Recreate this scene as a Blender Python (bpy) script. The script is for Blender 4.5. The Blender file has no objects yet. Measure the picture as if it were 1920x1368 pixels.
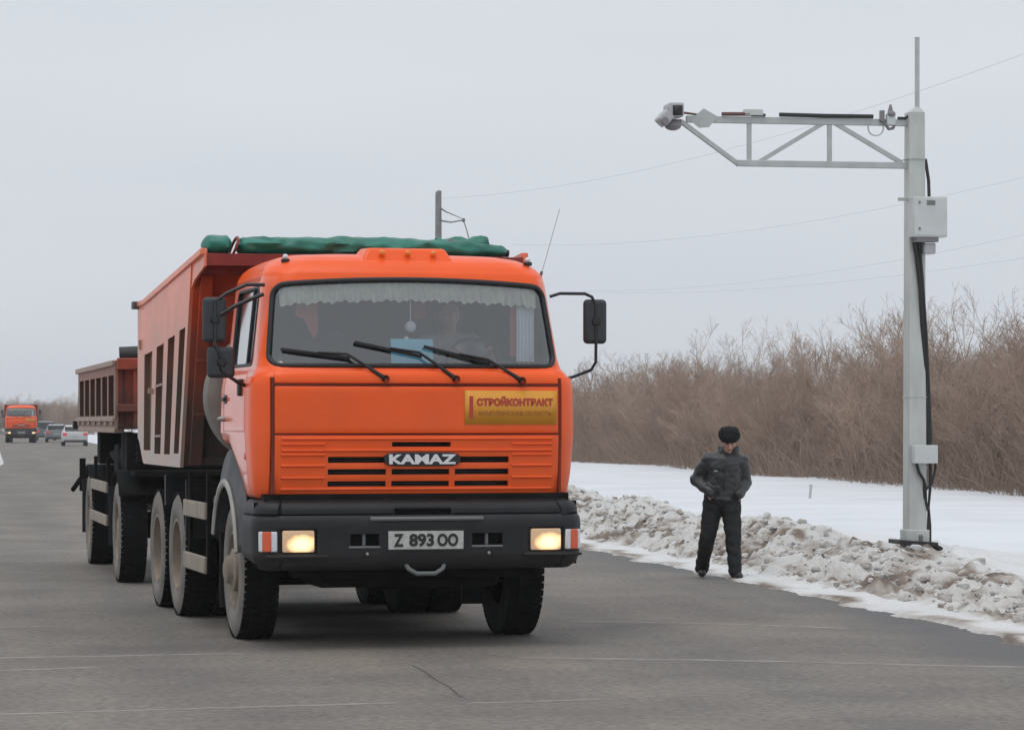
import bpy, bmesh, math, random
from mathutils import Vector, Matrix, noise
sc = bpy.context.scene
R = math.radians
random.seed(7)

# ---------------------------------------------------------------- camera, sky, sun, exposure
F = 5550.0; HOR = 790.0; CAMH = 1.7
cam = bpy.data.cameras.new('camera'); camo = bpy.data.objects.new('camera', cam); sc.collection.objects.link(camo)
camo.location = (0, 0, CAMH); camo.rotation_euler = (R(90), 0, 0)
cam.sensor_width = 36; cam.lens = 36 * F / 1920; cam.shift_y = (HOR - 684) / 1920
cam.clip_start = 0.5; cam.clip_end = 5000
sc.camera = camo
w = bpy.data.worlds.new('World'); sc.world = w; w.use_nodes = True
nt = w.node_tree; nt.nodes.clear()
out = nt.nodes.new('ShaderNodeOutputWorld'); bg = nt.nodes.new('ShaderNodeBackground')
sky = nt.nodes.new('ShaderNodeTexSky'); sky.sky_type = 'NISHITA'; sky.sun_disc = False
SUN_EL, SUN_AZ = 74, 215
sky.sun_elevation = R(SUN_EL); sky.sun_rotation = R(SUN_AZ); sky.dust_density = 3
hs = nt.nodes.new('ShaderNodeHueSaturation'); hs.inputs['Saturation'].default_value = 0.35
mx = nt.nodes.new('ShaderNodeMix'); mx.data_type = 'RGBA'; mx.inputs[0].default_value = 0.86
# cloud layer: even pale grey with faint soft structure
tc = nt.nodes.new('ShaderNodeTexCoord'); mp = nt.nodes.new('ShaderNodeMapping'); mp.inputs['Scale'].default_value = (1.5, 1.5, 9)
cn = nt.nodes.new('ShaderNodeTexNoise'); cn.inputs['Scale'].default_value = 1.6; cn.inputs['Detail'].default_value = 3
cr = nt.nodes.new('ShaderNodeValToRGB')
cr.color_ramp.elements[0].position = 0.3; cr.color_ramp.elements[0].color = (6.60, 7.02, 7.72, 1)
cr.color_ramp.elements[1].position = 0.7; cr.color_ramp.elements[1].color = (7.25, 7.65, 8.05, 1)
L = nt.links.new
L(tc.outputs['Generated'], mp.inputs[0]); L(mp.outputs[0], cn.inputs[0]); L(cn.outputs[0], cr.inputs[0])
L(sky.outputs[0], hs.inputs['Color']); L(hs.outputs[0], mx.inputs[6]); L(cr.outputs[0], mx.inputs[7])
# an overcast sky is brighter overhead than near the horizon
sxyz = nt.nodes.new('ShaderNodeSeparateXYZ'); L(tc.outputs['Generated'], sxyz.inputs[0])
mrz = nt.nodes.new('ShaderNodeMapRange'); mrz.inputs[1].default_value = .16; mrz.inputs[2].default_value = 1.0; mrz.inputs[3].default_value = 1.0; mrz.inputs[4].default_value = 1.25
L(sxyz.outputs[2], mrz.inputs[0])
vm = nt.nodes.new('ShaderNodeVectorMath'); vm.operation = 'SCALE'; L(mx.outputs[2], vm.inputs[0]); L(mrz.outputs[0], vm.inputs['Scale'])
L(vm.outputs[0], bg.inputs[0]); bg.inputs[1].default_value = 0.1; L(bg.outputs[0], out.inputs[0])
sl = bpy.data.lights.new('sun', 'SUN'); sl.energy = 0.75; sl.angle = R(40); sl.color = (1, .97, .92)
so = bpy.data.objects.new('sun', sl); sc.collection.objects.link(so)
az = R(SUN_AZ); el = R(SUN_EL)
sd = Vector((math.sin(az) * math.cos(el), math.cos(az) * math.cos(el), math.sin(el)))
so.rotation_euler = sd.to_track_quat('Z', 'Y').to_euler()
sc.view_settings.view_transform = 'Standard'; sc.view_settings.look = 'None'
sc.view_settings.exposure = 0.07; sc.view_settings.gamma = 1.0
sc.cycles.max_bounces = 8; sc.cycles.transparent_max_bounces = 12

# ---------------------------------------------------------------- materials
def mat(name, col, rough=0.6, metal=0.0, var=0.0, vscale=6.0, bump=0.0, bscale=30.0, coat=0.0, spec=None,
        dust=None, dcol=(.23, .19, .155), emit=None, estr=0.0, stretch=None):
    """dust=(amount, z_low, z_high): grime with its own noisy shape, heavier low down where wheels throw it."""
    m = bpy.data.materials.new(name); m.use_nodes = True
    n = m.node_tree; b = n.nodes['Principled BSDF']; lk = n.links.new
    b.inputs['Roughness'].default_value = rough; b.inputs['Metallic'].default_value = metal
    if spec is not None: b.inputs['Specular IOR Level'].default_value = spec
    if coat: b.inputs['Coat Weight'].default_value = coat; b.inputs['Coat Roughness'].default_value = 0.08
    b.inputs['Base Color'].default_value = (*col, 1)
    t = n.nodes.new('ShaderNodeTexCoord'); src = t.outputs['Object']
    if stretch:
        mm = n.nodes.new('ShaderNodeMapping'); mm.inputs['Scale'].default_value = stretch; lk(src, mm.inputs[0]); src = mm.outputs[0]
    cout = None
    if var:
        z = n.nodes.new('ShaderNodeTexNoise'); z.inputs['Scale'].default_value = vscale; z.inputs['Detail'].default_value = 6
        lk(src, z.inputs[0])
        r = n.nodes.new('ShaderNodeValToRGB'); r.color_ramp.elements[0].position = .3; r.color_ramp.elements[1].position = .7
        r.color_ramp.elements[0].color = (*[max(0, c * (1 - var)) for c in col], 1)
        r.color_ramp.elements[1].color = (*[min(1, c * (1 + var)) for c in col], 1)
        lk(z.outputs[0], r.inputs[0]); cout = r.outputs[0]
    if dust:
        amt, z0, z1 = dust
        sx = n.nodes.new('ShaderNodeSeparateXYZ'); lk(t.outputs['Object'], sx.inputs[0])
        mr = n.nodes.new('ShaderNodeMapRange'); mr.inputs[1].default_value = z0; mr.inputs[2].default_value = z1
        mr.inputs[3].default_value = 1; mr.inputs[4].default_value = 0.0; lk(sx.outputs[2], mr.inputs[0])
        z2 = n.nodes.new('ShaderNodeTexNoise'); z2.inputs['Scale'].default_value = 3.5; z2.inputs['Detail'].default_value = 8
        z2.inputs['Roughness'].default_value = .65
        lk(t.outputs['Object'], z2.inputs[0])
        ad = n.nodes.new('ShaderNodeMath'); ad.operation = 'MULTIPLY_ADD'; lk(z2.outputs[0], ad.inputs[0]); ad.inputs[1].default_value = 1.4; ad.inputs[2].default_value = -.7
        ad2 = n.nodes.new('ShaderNodeMath'); ad2.operation = 'ADD'; lk(ad.outputs[0], ad2.inputs[0]); lk(mr.outputs[0], ad2.inputs[1])
        ml = n.nodes.new('ShaderNodeMath'); ml.operation = 'MULTIPLY'; ml.use_clamp = True; lk(ad2.outputs[0], ml.inputs[0]); ml.inputs[1].default_value = amt
        mi = n.nodes.new('ShaderNodeMix'); mi.data_type = 'RGBA'; lk(ml.outputs[0], mi.inputs[0])
        if cout: lk(cout, mi.inputs[6])
        else: mi.inputs[6].default_value = (*col, 1)
        mi.inputs[7].default_value = (*dcol, 1); cout = mi.outputs[2]
        rr = n.nodes.new('ShaderNodeMapRange'); rr.inputs[3].default_value = rough; rr.inputs[4].default_value = .85
        lk(ml.outputs[0], rr.inputs[0]); lk(rr.outputs[0], b.inputs['Roughness'])
    if cout: lk(cout, b.inputs['Base Color'])
    if bump:
        z3 = n.nodes.new('ShaderNodeTexNoise'); z3.inputs['Scale'].default_value = bscale; z3.inputs['Detail'].default_value = 5; lk(src, z3.inputs[0])
        bp = n.nodes.new('ShaderNodeBump'); bp.inputs['Strength'].default_value = bump; bp.inputs['Distance'].default_value = .02
        lk(z3.outputs[0], bp.inputs['Height']); lk(bp.outputs[0], b.inputs['Normal'])
    if emit: b.inputs['Emission Color'].default_value = (*emit, 1); b.inputs['Emission Strength'].default_value = estr
    return m

ORANGE = (.94, .108, .008)
M = {}
M['orange'] = mat('orange_paint', ORANGE, .34, var=.05, vscale=2.2, coat=.10, spec=.35, dust=(.13, 1.0, 2.1), dcol=(.40, .20, .12))
M['orange_side'] = mat('orange_paint_side', ORANGE, .28, var=.05, vscale=2.2, coat=.7, dust=(.22, 1.0, 2.4), dcol=(.50, .30, .22))
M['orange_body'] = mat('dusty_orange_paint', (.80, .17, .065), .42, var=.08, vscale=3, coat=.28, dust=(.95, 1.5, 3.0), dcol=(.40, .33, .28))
M['orange_front'] = mat('orange_front_wall', (.50, .06, .016), .5, var=.12, vscale=3, dust=(.95, 1.6, 2.75), dcol=(.075, .06, .05))  # mixes to dark brown towards the bottom, stays red near the top
M['seam'] = mat('dark_red_seam', (.16, .018, .006), .6)
M['red_dark'] = mat('dark_red_paint', (.22, .02, .012), .5, var=.2)
M['trailer_paint'] = mat('dusty_trailer_paint', (.34, .12, .08), .6, var=.2, vscale=5, dust=(.95, 1.75, 2.6), dcol=(.23, .165, .125))
M['trailer_recess'] = mat('shaded_trailer_recess', (.07, .02, .014), .7, var=.35, vscale=6, dust=(.8, 1.6, 2.6), dcol=(.05, .038, .03))  # trailer paint darkened, with the shade of the recesses in its colour
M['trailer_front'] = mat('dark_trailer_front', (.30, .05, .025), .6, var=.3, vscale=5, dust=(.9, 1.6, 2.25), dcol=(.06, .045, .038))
M['rib'] = mat('dusty_rib_paint', (.34, .24, .19), .7, var=.15, vscale=7)
M['recess'] = mat('shaded_grimy_recess', (.26, .08, .045), .8, var=.35, vscale=4, spec=.2, dust=(.9, 1.9, 3.0), dcol=(.13, .10, .08))  # recess panels and rib flanges: shade put into the colour, plus grime
M['plastic'] = mat('dark_grey_plastic', (.015, .016, .018), .5, var=.2, vscale=5, bump=.05, bscale=90, spec=.35, dust=(.30, .45, 1.0), dcol=(.07, .062, .055))
M['black'] = mat('black_rubber_trim', (.012, .012, .013), .5)
M['black_glossy'] = mat('black_gloss', (.012, .012, .014), .25)
M['mirror_shell'] = mat('mirror_shell', (.030, .034, .040), .55, var=.1)
M['chassis'] = mat('grimy_chassis', (.010, .0095, .009), .85, spec=.15, var=.5, vscale=5, bump=.1, bscale=25)
M['tread'] = mat('tyre_tread', (.009, .009, .009), .9, spec=.2, var=.3, vscale=8)
M['sidewall'] = mat('dusty_sidewall', (.20, .185, .165), .9, var=.22, vscale=4)
M['sidewall_dark'] = mat('dark_sidewall', (.03, .03, .029), .85, var=.25, vscale=5)
M['rim'] = mat('dusty_rim', (.27, .22, .175), .8, var=.25, vscale=6, bump=.1)
M['guard'] = mat('guard_board', (.30, .25, .20), .7, var=.15, vscale=5)
M['fender'] = mat('dusty_fender', (.075, .077, .082), .65, var=.3, vscale=4)
M['fender_edge'] = mat('light_fender_edge', (.36, .35, .32), .7, var=.15)
M['metal'] = mat('worn_steel', (.35, .35, .34), .45, metal=.6, var=.15)
M['chrome'] = mat('bright_letters', (.75, .76, .76), .3, metal=.3)
M['steelbar'] = mat('grey_bar', (.16, .17, .165), .5)
M['tarp'] = mat('green_tarpaulin', (.012, .155, .11), .42, var=.3, vscale=5, bump=.25, bscale=14)
M['tarp_dark'] = mat('dark_tarpaulin', (.03, .035, .033), .6, var=.3)
M['amber'] = mat('amber_lens', (.80, .20, .03), .25, emit=(1, .25, .03), estr=.05)
M['amber_side'] = mat('red_amber_lens', (.75, .12, .05), .25)
M['clear_side'] = mat('clear_lens', (.70, .72, .75), .2)
M['yellow'] = mat('yellow_sign', (.74, .32, .03), .5, var=.04)
M['sign_red'] = mat('sign_red', (.50, .05, .03), .5)
M['sign_ochre'] = mat('sign_ochre', (.42, .15, .02), .5)
M['plate'] = mat('plate_white', (.50, .50, .47), .5, var=.15, vscale=20)
M['plate_ink'] = mat('plate_ink', (.02, .02, .02), .5)
M['blue'] = mat('blue_sheet', (.30, .80, 1.0), .6)
M['seat'] = mat('seat_cloth', (.07, .07, .075), .9, var=.3)
M['interior'] = mat('cab_trim', (.06, .06, .065), .85)
M['curtain'] = mat('cream_curtain', (.68, .66, .58), .9, var=.12, vscale=14)
M['white_cloth'] = mat('white_cloth', (.8, .8, .82), .9)
M['red_cloth'] = mat('red_cloth', (.36, .10, .085), .9)
M['skin'] = mat('skin', (.60, .33, .25), .55, var=.06)
M['hair'] = mat('dark_hair', (.02, .018, .016), .8)
M['jacket'] = mat('charcoal_jacket', (.027, .028, .030), .40, var=.35, vscale=9, bump=.3, bscale=18)
M['trousers'] = mat('black_trousers', (.009, .009, .010), .8, var=.3, vscale=6)
M['fur'] = mat('black_fur', (.006, .006, .006), .95, bump=.9, bscale=60)
M['boot'] = mat('black_boot', (.012, .012, .012), .45)
M['driver_shirt'] = mat('driver_shirt', (.42, .43, .44), .9, var=.4, vscale=9)
M['mast'] = mat('mast_paint', (.50, .515, .49), .5, var=.16, vscale=5, stretch=(1, 1, .3))
M['mast_box'] = mat('cabinet_paint', (.56, .58, .57), .5, var=.06)
M['mast_truss'] = mat('truss_paint', (.44, .465, .455), .5, var=.08)
M['cable'] = mat('black_cable', (.018, .02, .02), .6)
M['camera_shell'] = mat('camera_shell', (.42, .42, .43), .4)
M['camera_grey'] = mat('camera_grey', (.20, .19, .20), .5)
M['camera_red'] = mat('reddish_cable', (.12, .055, .05), .6)
M['concrete'] = mat('pole_concrete', (.22, .215, .21), .85, var=.2)
M['wire'] = mat('overhead_wire', (.58, .62, .68), .6)
M['cloud_pillar'] = mat('stake', (.5, .5, .48), .7)
M['car_silver'] = mat('car_silver', (.50, .51, .51), .35, metal=.3)
M['car_grey'] = mat('car_grey', (.20, .22, .235), .4, metal=.3)
M['car_dark'] = mat('car_dark', (.10, .115, .125), .4)
M['tail'] = mat('tail_lamp', (.5, .05, .05), .3, emit=(1, .1, .08), estr=.25)
def barkmat(name, a, c):
    m = bpy.data.materials.new(name); m.use_nodes = True; n = m.node_tree; b = n.nodes['Principled BSDF']; k = n.links.new
    oi = n.nodes.new('ShaderNodeObjectInfo'); r = n.nodes.new('ShaderNodeValToRGB'); r.color_ramp.elements[0].color = (*a, 1); r.color_ramp.elements[1].color = (*c, 1)
    k(oi.outputs['Random'], r.inputs[0]); k(r.outputs[0], b.inputs['Base Color']); b.inputs['Roughness'].default_value = .9; return m
M['bark'] = barkmat('bare_branch', (.29, .20, .148), (.44, .33, .262))
M['bark2'] = barkmat('bare_branch_grey', (.27, .20, .155), (.41, .31, .25))
M['far_bark'] = mat('far_branch', (.30, .22, .22), .9)

def glass(name, fac, tint=(.92, .95, .96), refl=(1, 1, 1)):
    m = bpy.data.materials.new(name); m.use_nodes = True; n = m.node_tree; n.nodes.clear()
    o = n.nodes.new('ShaderNodeOutputMaterial'); a = n.nodes.new('ShaderNodeBsdfTransparent'); g = n.nodes.new('ShaderNodeBsdfGlossy')
    a.inputs[0].default_value = (*tint, 1); g.inputs['Roughness'].default_value = .06; g.inputs[0].default_value = (*refl, 1)
    lw = n.nodes.new('ShaderNodeFresnel'); lw.inputs[0].default_value = 1.5
    ad = n.nodes.new('ShaderNodeMath'); ad.operation = 'ADD'; ad.use_clamp = True; ad.inputs[1].default_value = fac
    z = n.nodes.new('ShaderNodeMixShader'); k = n.links.new
    k(lw.outputs[0], ad.inputs[0]); k(ad.outputs[0], z.inputs[0]); k(a.outputs[0], z.inputs[1]); k(g.outputs[0], z.inputs[2]); k(z.outputs[0], o.inputs[0])
    return m
M['glass'] = glass('windscreen_glass', .115, (.84, .88, .90))
M['side_glass'] = glass('side_glass', .30, (.6, .64, .66))
M['mirror_glass'] = mat('mirror_glass', (.8, .8, .8), .03, metal=1)

def lampmat(name, strength):
    m = bpy.data.materials.new(name); m.use_nodes = True; n = m.node_tree; b = n.nodes['Principled BSDF']; k = n.links.new
    b.inputs['Base Color'].default_value = (.30, .22, .15, 1); b.inputs['Roughness'].default_value = .2
    t = n.nodes.new('ShaderNodeTexCoord'); g = n.nodes.new('ShaderNodeTexGradient'); g.gradient_type = 'SPHERICAL'
    mp = n.nodes.new('ShaderNodeMapping'); mp.inputs['Scale'].default_value = (7.5, 7.5, 11); mp.inputs['Location'].default_value = (-.15, 0, .25)
    k(t.outputs['Object'], mp.inputs[0]); k(mp.outputs[0], g.inputs[0])
    z = n.nodes.new('ShaderNodeTexNoise'); z.inputs['Scale'].default_value = 14; k(t.outputs['Object'], z.inputs[0])
    r = n.nodes.new('ShaderNodeValToRGB'); e = r.color_ramp.elements
    e[0].position = .12; e[0].color = (.30, .19, .11, 1); e[1].position = .72; e[1].color = (1, .88, .58, 1)
    q = e.new(.35); q.color = (.95, .60, .26, 1)
    ad = n.nodes.new('ShaderNodeMath'); ad.operation = 'MULTIPLY_ADD'; ad.inputs[1].default_value = .5; k(z.outputs[0], ad.inputs[0])
    ad.inputs[2].default_value = -.22
    a2 = n.nodes.new('ShaderNodeMath'); a2.operation = 'ADD'; k(ad.outputs[0], a2.inputs[0]); k(g.outputs['Fac'], a2.inputs[1])
    k(a2.outputs[0], r.inputs[0]); k(r.outputs[0], b.inputs['Emission Color']); b.inputs['Emission Strength'].default_value = strength
    return m
M['lamp'] = lampmat('lit_headlamp', 1.15)

# ---------------------------------------------------------------- mesh helpers
class MB:
    def __init__(s): s.v = []; s.f = []; s.m = []; s.cur = 0
    def add(s, vs, fs, mi=None):
        o = len(s.v); s.v += [tuple(p) for p in vs]; s.f += [tuple(i + o for i in f) for f in fs]
        s.m += [s.cur if mi is None else mi] * len(fs); return s
    def box(s, c, d, rot=None, mi=None):
        x, y, z = [k / 2 for k in d]
        vs = [Vector((i * x, j * y, k * z)) for k in (-1, 1) for j in (-1, 1) for i in (-1, 1)]
        if rot is not None: vs = [rot @ p for p in vs]
        return s.add([p + Vector(c) for p in vs], [(0, 2, 3, 1), (4, 5, 7, 6), (0, 1, 5, 4), (2, 6, 7, 3), (0, 4, 6, 2), (1, 3, 7, 5)], mi)
    def b2(s, x0, x1, y0, y1, z0, z1, mi=None):
        return s.box(((x0 + x1) / 2, (y0 + y1) / 2, (z0 + z1) / 2), (abs(x1 - x0), abs(y1 - y0), abs(z1 - z0)), None, mi)
    def bar(s, a, b, w, h, mi=None):
        a, b = Vector(a), Vector(b); d = b - a; q = d.to_track_quat('X', 'Z').to_matrix()
        return s.box((a + b) / 2, (d.length, w, h), q, mi)
    def tube(s, pts, r, n=8, mi=None, cap=True, sc_=(1, 1)):
        pts = [Vector(p) for p in pts]; rs = r if isinstance(r, (list, tuple)) else [r] * len(pts)
        vs = []; up = None
        for i, p in enumerate(pts):
            t = (pts[min(i + 1, len(pts) - 1)] - pts[max(i - 1, 0)]).normalized()
            if up is None: up = Vector((0, 0, 1)) if abs(t.z) < .9 else Vector((1, 0, 0))
            a = t.cross(up).normalized(); b = a.cross(t).normalized(); up = b
            for k in range(n):
                g = 2 * math.pi * k / n; vs.append(p + a * math.cos(g) * rs[i] * sc_[0] + b * math.sin(g) * rs[i] * sc_[1])
        fs = [(i * n + k, i * n + (k + 1) % n, (i + 1) * n + (k + 1) % n, (i + 1) * n + k) for i in range(len(pts) - 1) for k in range(n)]
        if cap: fs += [tuple(range(n))[::-1], tuple((len(pts) - 1) * n + k for k in range(n))]
        return s.add(vs, fs, mi)
    def lathe(s, prof, axis='x', c=(0, 0, 0), n=40, mi=None, mis=None):
        """prof: (a, r) along the axis."""
        c = Vector(c); vs = []
        for a, r in prof:
            for k in range(n):
                g = 2 * math.pi * k / n; u, v = r * math.cos(g), r * math.sin(g)
                vs.append(c + Vector({'x': (a, u, v), 'y': (u, a, v), 'z': (u, v, a)}[axis]))
        for i in range(len(prof) - 1):
            s.add([], [])
        o = len(s.v); s.v += [tuple(p) for p in vs]
        for i in range(len(prof) - 1):
            for k in range(n):
                s.f.append((o + i * n + k, o + i * n + (k + 1) % n, o + (i + 1) * n + (k + 1) % n, o + (i + 1) * n + k))
                s.m.append(mis[i] if mis else (s.cur if mi is None else mi))
        return s
    def prism(s, poly, x0, x1, axis='x', mi=None):
        """poly of 2-D points extruded along axis. axis x: (y,z); y: (x,z); z: (x,y)"""
        def P(a, p): return {'x': (a, p[0], p[1]), 'y': (p[0], a, p[1]), 'z': (p[0], p[1], a)}[axis]
        n = len(poly); vs = [P(x0, p) for p in poly] + [P(x1, p) for p in poly]
        fs = [tuple(range(n)), tuple(range(2 * n - 1, n - 1, -1))] + [(i, i + n, (i + 1) % n + n, (i + 1) % n) for i in range(n)]
        return s.add(vs, fs, mi)
    def ball(s, c, r, n=12, mi=None):
        rr = r if isinstance(r, (tuple, list)) else (r, r, r); vs = []; fs = []
        m = n // 2 + 1
        for i in range(m + 1):
            a = math.pi * i / m
            for k in range(n):
                g = 2 * math.pi * k / n
                vs.append((c[0] + rr[0] * math.sin(a) * math.cos(g), c[1] + rr[1] * math.sin(a) * math.sin(g), c[2] + rr[2] * math.cos(a)))
        for i in range(m):
            for k in range(n): fs.append((i * n + k, (i + 1) * n + k, (i + 1) * n + (k + 1) % n, i * n + (k + 1) % n))
        return s.add(vs, fs, mi)
    def build(s, name, mats, parent=None, smooth=30, bevel=0.0, loc=None, solid=0.0, rot=None, remesh=0, clean=True):
        me = bpy.data.meshes.new(name)
        me.from_pydata(s.v, [], s.f)
        if not isinstance(mats, (list, tuple)): mats = [mats]
        for m in mats: me.materials.append(M[m] if isinstance(m, str) else m)
        for p, mi in zip(me.polygons, s.m): p.material_index = mi
        if clean:
            bm = bmesh.new(); bm.from_mesh(me); bmesh.ops.remove_doubles(bm, verts=bm.verts, dist=1e-5)
            bmesh.ops.recalc_face_normals(bm, faces=bm.faces); bm.to_mesh(me); bm.free()
        if smooth:
            for p in me.polygons: p.use_smooth = True
            me.set_sharp_from_angle(angle=R(smooth))
        o = bpy.data.objects.new(name, me); sc.collection.objects.link(o)
        if parent: o.parent = parent
        if loc is not None: o.location = loc
        if rot is not None: o.rotation_euler = rot
        if solid:
            q = o.modifiers.new('solid', 'SOLIDIFY'); q.thickness = solid; q.offset = 0
        if bevel:
            q = o.modifiers.new('bevel', 'BEVEL'); q.width = bevel; q.segments = 2; q.limit_method = 'ANGLE'; q.angle_limit = R(35)
            q.harden_normals = False
        return o

def build_each(b, name, mats, parent, **kw):
    """every connected piece of b becomes an object of its own"""
    par = list(range(len(b.v)))
    def fd(i):
        while par[i] != i: par[i] = par[par[i]]; i = par[i]
        return i
    for f in b.f:
        for i in f[1:]: par[fd(i)] = fd(f[0])
    gr = {}
    for f, m in zip(b.f, b.m): gr.setdefault(fd(f[0]), []).append((f, m))
    out_ = []
    for fs in gr.values():
        ids = sorted(set(i for f, m in fs for i in f)); mp_ = {k: i for i, k in enumerate(ids)}; q = MB()
        q.v = [b.v[k] for k in ids]; q.f = [tuple(mp_[i] for i in f) for f, m in fs]; q.m = [m for f, m in fs]
        out_.append(q.build(name, mats, parent, **kw))
    return out_
MB.build_each = build_each
def patch(f, us, vs, holes=()):
    """grid surface f(u,v) with rectangular holes; the grid lines include the hole edges."""
    us = sorted(set(round(u, 5) for u in list(us) + [h[k] for h in holes for k in (0, 1)]))
    vs = sorted(set(round(v, 5) for v in list(vs) + [h[k] for h in holes for k in (2, 3)]))
    b = MB(); P = [f(u, v) for v in vs for u in us]; n = len(us); fs = []
    for j in range(len(vs) - 1):
        for i in range(n - 1):
            cu, cv = (us[i] + us[i + 1]) / 2, (vs[j] + vs[j + 1]) / 2
            if any(h[0] < cu < h[1] and h[2] < cv < h[3] for h in holes): continue
            fs.append((j * n + i, j * n + i + 1, (j + 1) * n + i + 1, (j + 1) * n + i))
    used = sorted(set(i for q in fs for i in q)); mp_ = {k: i for i, k in enumerate(used)}
    b.add([P[k] for k in used], [tuple(mp_[i] for i in q) for q in fs]); return b
def lin(a, b, n): return [a + (b - a) * i / (n - 1) for i in range(n)]
def lerp(a, b, t): return a + (b - a) * t
def smst(a, b, x): t = max(0, min(1, (x - a) / (b - a))); return t * t * (3 - 2 * t)
def table(tb, z):
    if z <= tb[0][0]: return tb[0][1:]
    for p, q in zip(tb, tb[1:]):
        if z <= q[0]:
            t = (z - p[0]) / (q[0] - p[0]); return tuple(lerp(a, b, t) for a, b in zip(p[1:], q[1:]))
    return tb[-1][1:]

def tag(o, label=None, cat=None, group=None, kind=None):
    if label: o['label'] = label
    if cat: o['category'] = cat
    if group: o['group'] = group
    if kind: o['kind'] = kind
    return o
def thing(name, label, cat, loc=(0, 0, 0), rz=0, group=None):
    o = bpy.data.objects.new(name, None); sc.collection.objects.link(o); o.location = loc; o.rotation_euler = (0, 0, rz)
    o.empty_display_size = .2
    return tag(o, label, cat, group)
def part(name, parent, loc=(0, 0, 0)):
    o = bpy.data.objects.new(name, None); sc.collection.objects.link(o); o.parent = parent; o.location = loc; return o
def copy_tree(o, parent=None):
    c = o.copy(); sc.collection.objects.link(c); c.parent = parent
    for ch in list(o.children): copy_tree(ch, c)
    return c
def text(s, size, name, m, parent, loc, width=None, depth=.004, bow=0, bold=0):
    cu = bpy.data.curves.new('t', 'FONT'); cu.body = s; cu.size = size; cu.extrude = depth / 2; cu.align_x = 'CENTER'; cu.align_y = 'CENTER'
    cu.offset = bold; cu.resolution_u = 4
    o = bpy.data.objects.new('t', cu); sc.collection.objects.link(o)
    dg = bpy.context.evaluated_depsgraph_get(); me = bpy.data.meshes.new_from_object(o.evaluated_get(dg))
    sc.collection.objects.unlink(o); bpy.data.objects.remove(o)
    xs = [v.co.x for v in me.vertices]; ys = [v.co.y for v in me.vertices]
    cx, cy = (min(xs) + max(xs)) / 2, (min(ys) + max(ys)) / 2
    sx = (width / (max(xs) - min(xs))) if width else 1; sy = size / (max(ys) - min(ys))
    for v in me.vertices:
        x, y, z = v.co; v.co = ((x - cx) * sx, -z + bow * ((((x - cx) * sx) + loc[0]) / 1.22) ** 2, (y - cy) * sy)
    me.materials.clear(); me.materials.append(M[m]); me.name = name
    o = bpy.data.objects.new(name, me); sc.collection.objects.link(o); o.parent = parent; o.location = loc
    return o

# ================================================================ THE SETTING
def edge_r(Y): return 2.45 - .176 * (Y - 30.9)
LEFT = [(0, -8.5), (20, -8.2), (45, -9.4), (75, -14.2), (120, -20.8), (171, -29.8), (300, -53), (520, -93)]
def edge_l(Y): return table(LEFT, Y)[0]
def ground_mat(name, base, build):
    m = bpy.data.materials.new(name); m.use_nodes = True; build(m.node_tree, m.node_tree.nodes['Principled BSDF']); return m
def snow_nodes(n, b):
    k = n.links.new; t = n.nodes.new('ShaderNodeTexCoord')
    z = n.nodes.new('ShaderNodeTexNoise'); z.inputs['Scale'].default_value = .35; z.inputs['Detail'].default_value = 8; k(t.outputs['Object'], z.inputs[0])
    r = n.nodes.new('ShaderNodeValToRGB'); r.color_ramp.elements[0].position = .35; r.color_ramp.elements[0].color = (.63, .645, .67, 1)
    r.color_ramp.elements[1].position = .62; r.color_ramp.elements[1].color = (.70, .715, .74, 1); k(z.outputs[0], r.inputs[0]); k(r.outputs[0], b.inputs['Base Color'])
    b.inputs['Roughness'].default_value = .8
    z2 = n.nodes.new('ShaderNodeTexNoise'); z2.inputs['Scale'].default_value = 1.3; z2.inputs['Detail'].default_value = 9; k(t.outputs['Object'], z2.inputs[0])
    bp = n.nodes.new('ShaderNodeBump'); bp.inputs['Strength'].default_value = .35; bp.inputs['Distance'].default_value = .15; k(z2.outputs[0], bp.inputs['Height']); k(bp.outputs[0], b.inputs['Normal'])
M['snow'] = ground_mat('field_snow', None, snow_nodes)
# one big sheet of snow-covered ground, gently uneven near the road
b = MB()
xs = [-2500, -900, -300, -120, -60] + lin(-36, 60, 97) + [80, 140, 400, 2500]
ysg = [-200, -60, 0] + lin(10, 160, 60) + [200, 300, 500, 900, 2000, 4500]
def gz(x, y):
    base = -.04
    u = x - edge_r(y)
    if 15 < y < 140 and 3.0 < u < 50:
        k_ = smst(3.0, 6, u) * smst(50, 35, u) * smst(140, 110, y)
        base += k_ * (.13 + .08 * noise.noise(Vector((x * .12, y * .07, 0))) + .03 * noise.noise(Vector((x * .4, y * .3, 5))))
    return base
b.add([(x, y, gz(x, y)) for y in ysg for x in xs], [(j * len(xs) + i, j * len(xs) + i + 1, (j + 1) * len(xs) + i + 1, (j + 1) * len(xs) + i) for j in range(len(ysg) - 1) for i in range(len(xs) - 1)])
tag(b.build('snow_ground', 'snow', clean=False), kind='structure')

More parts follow.
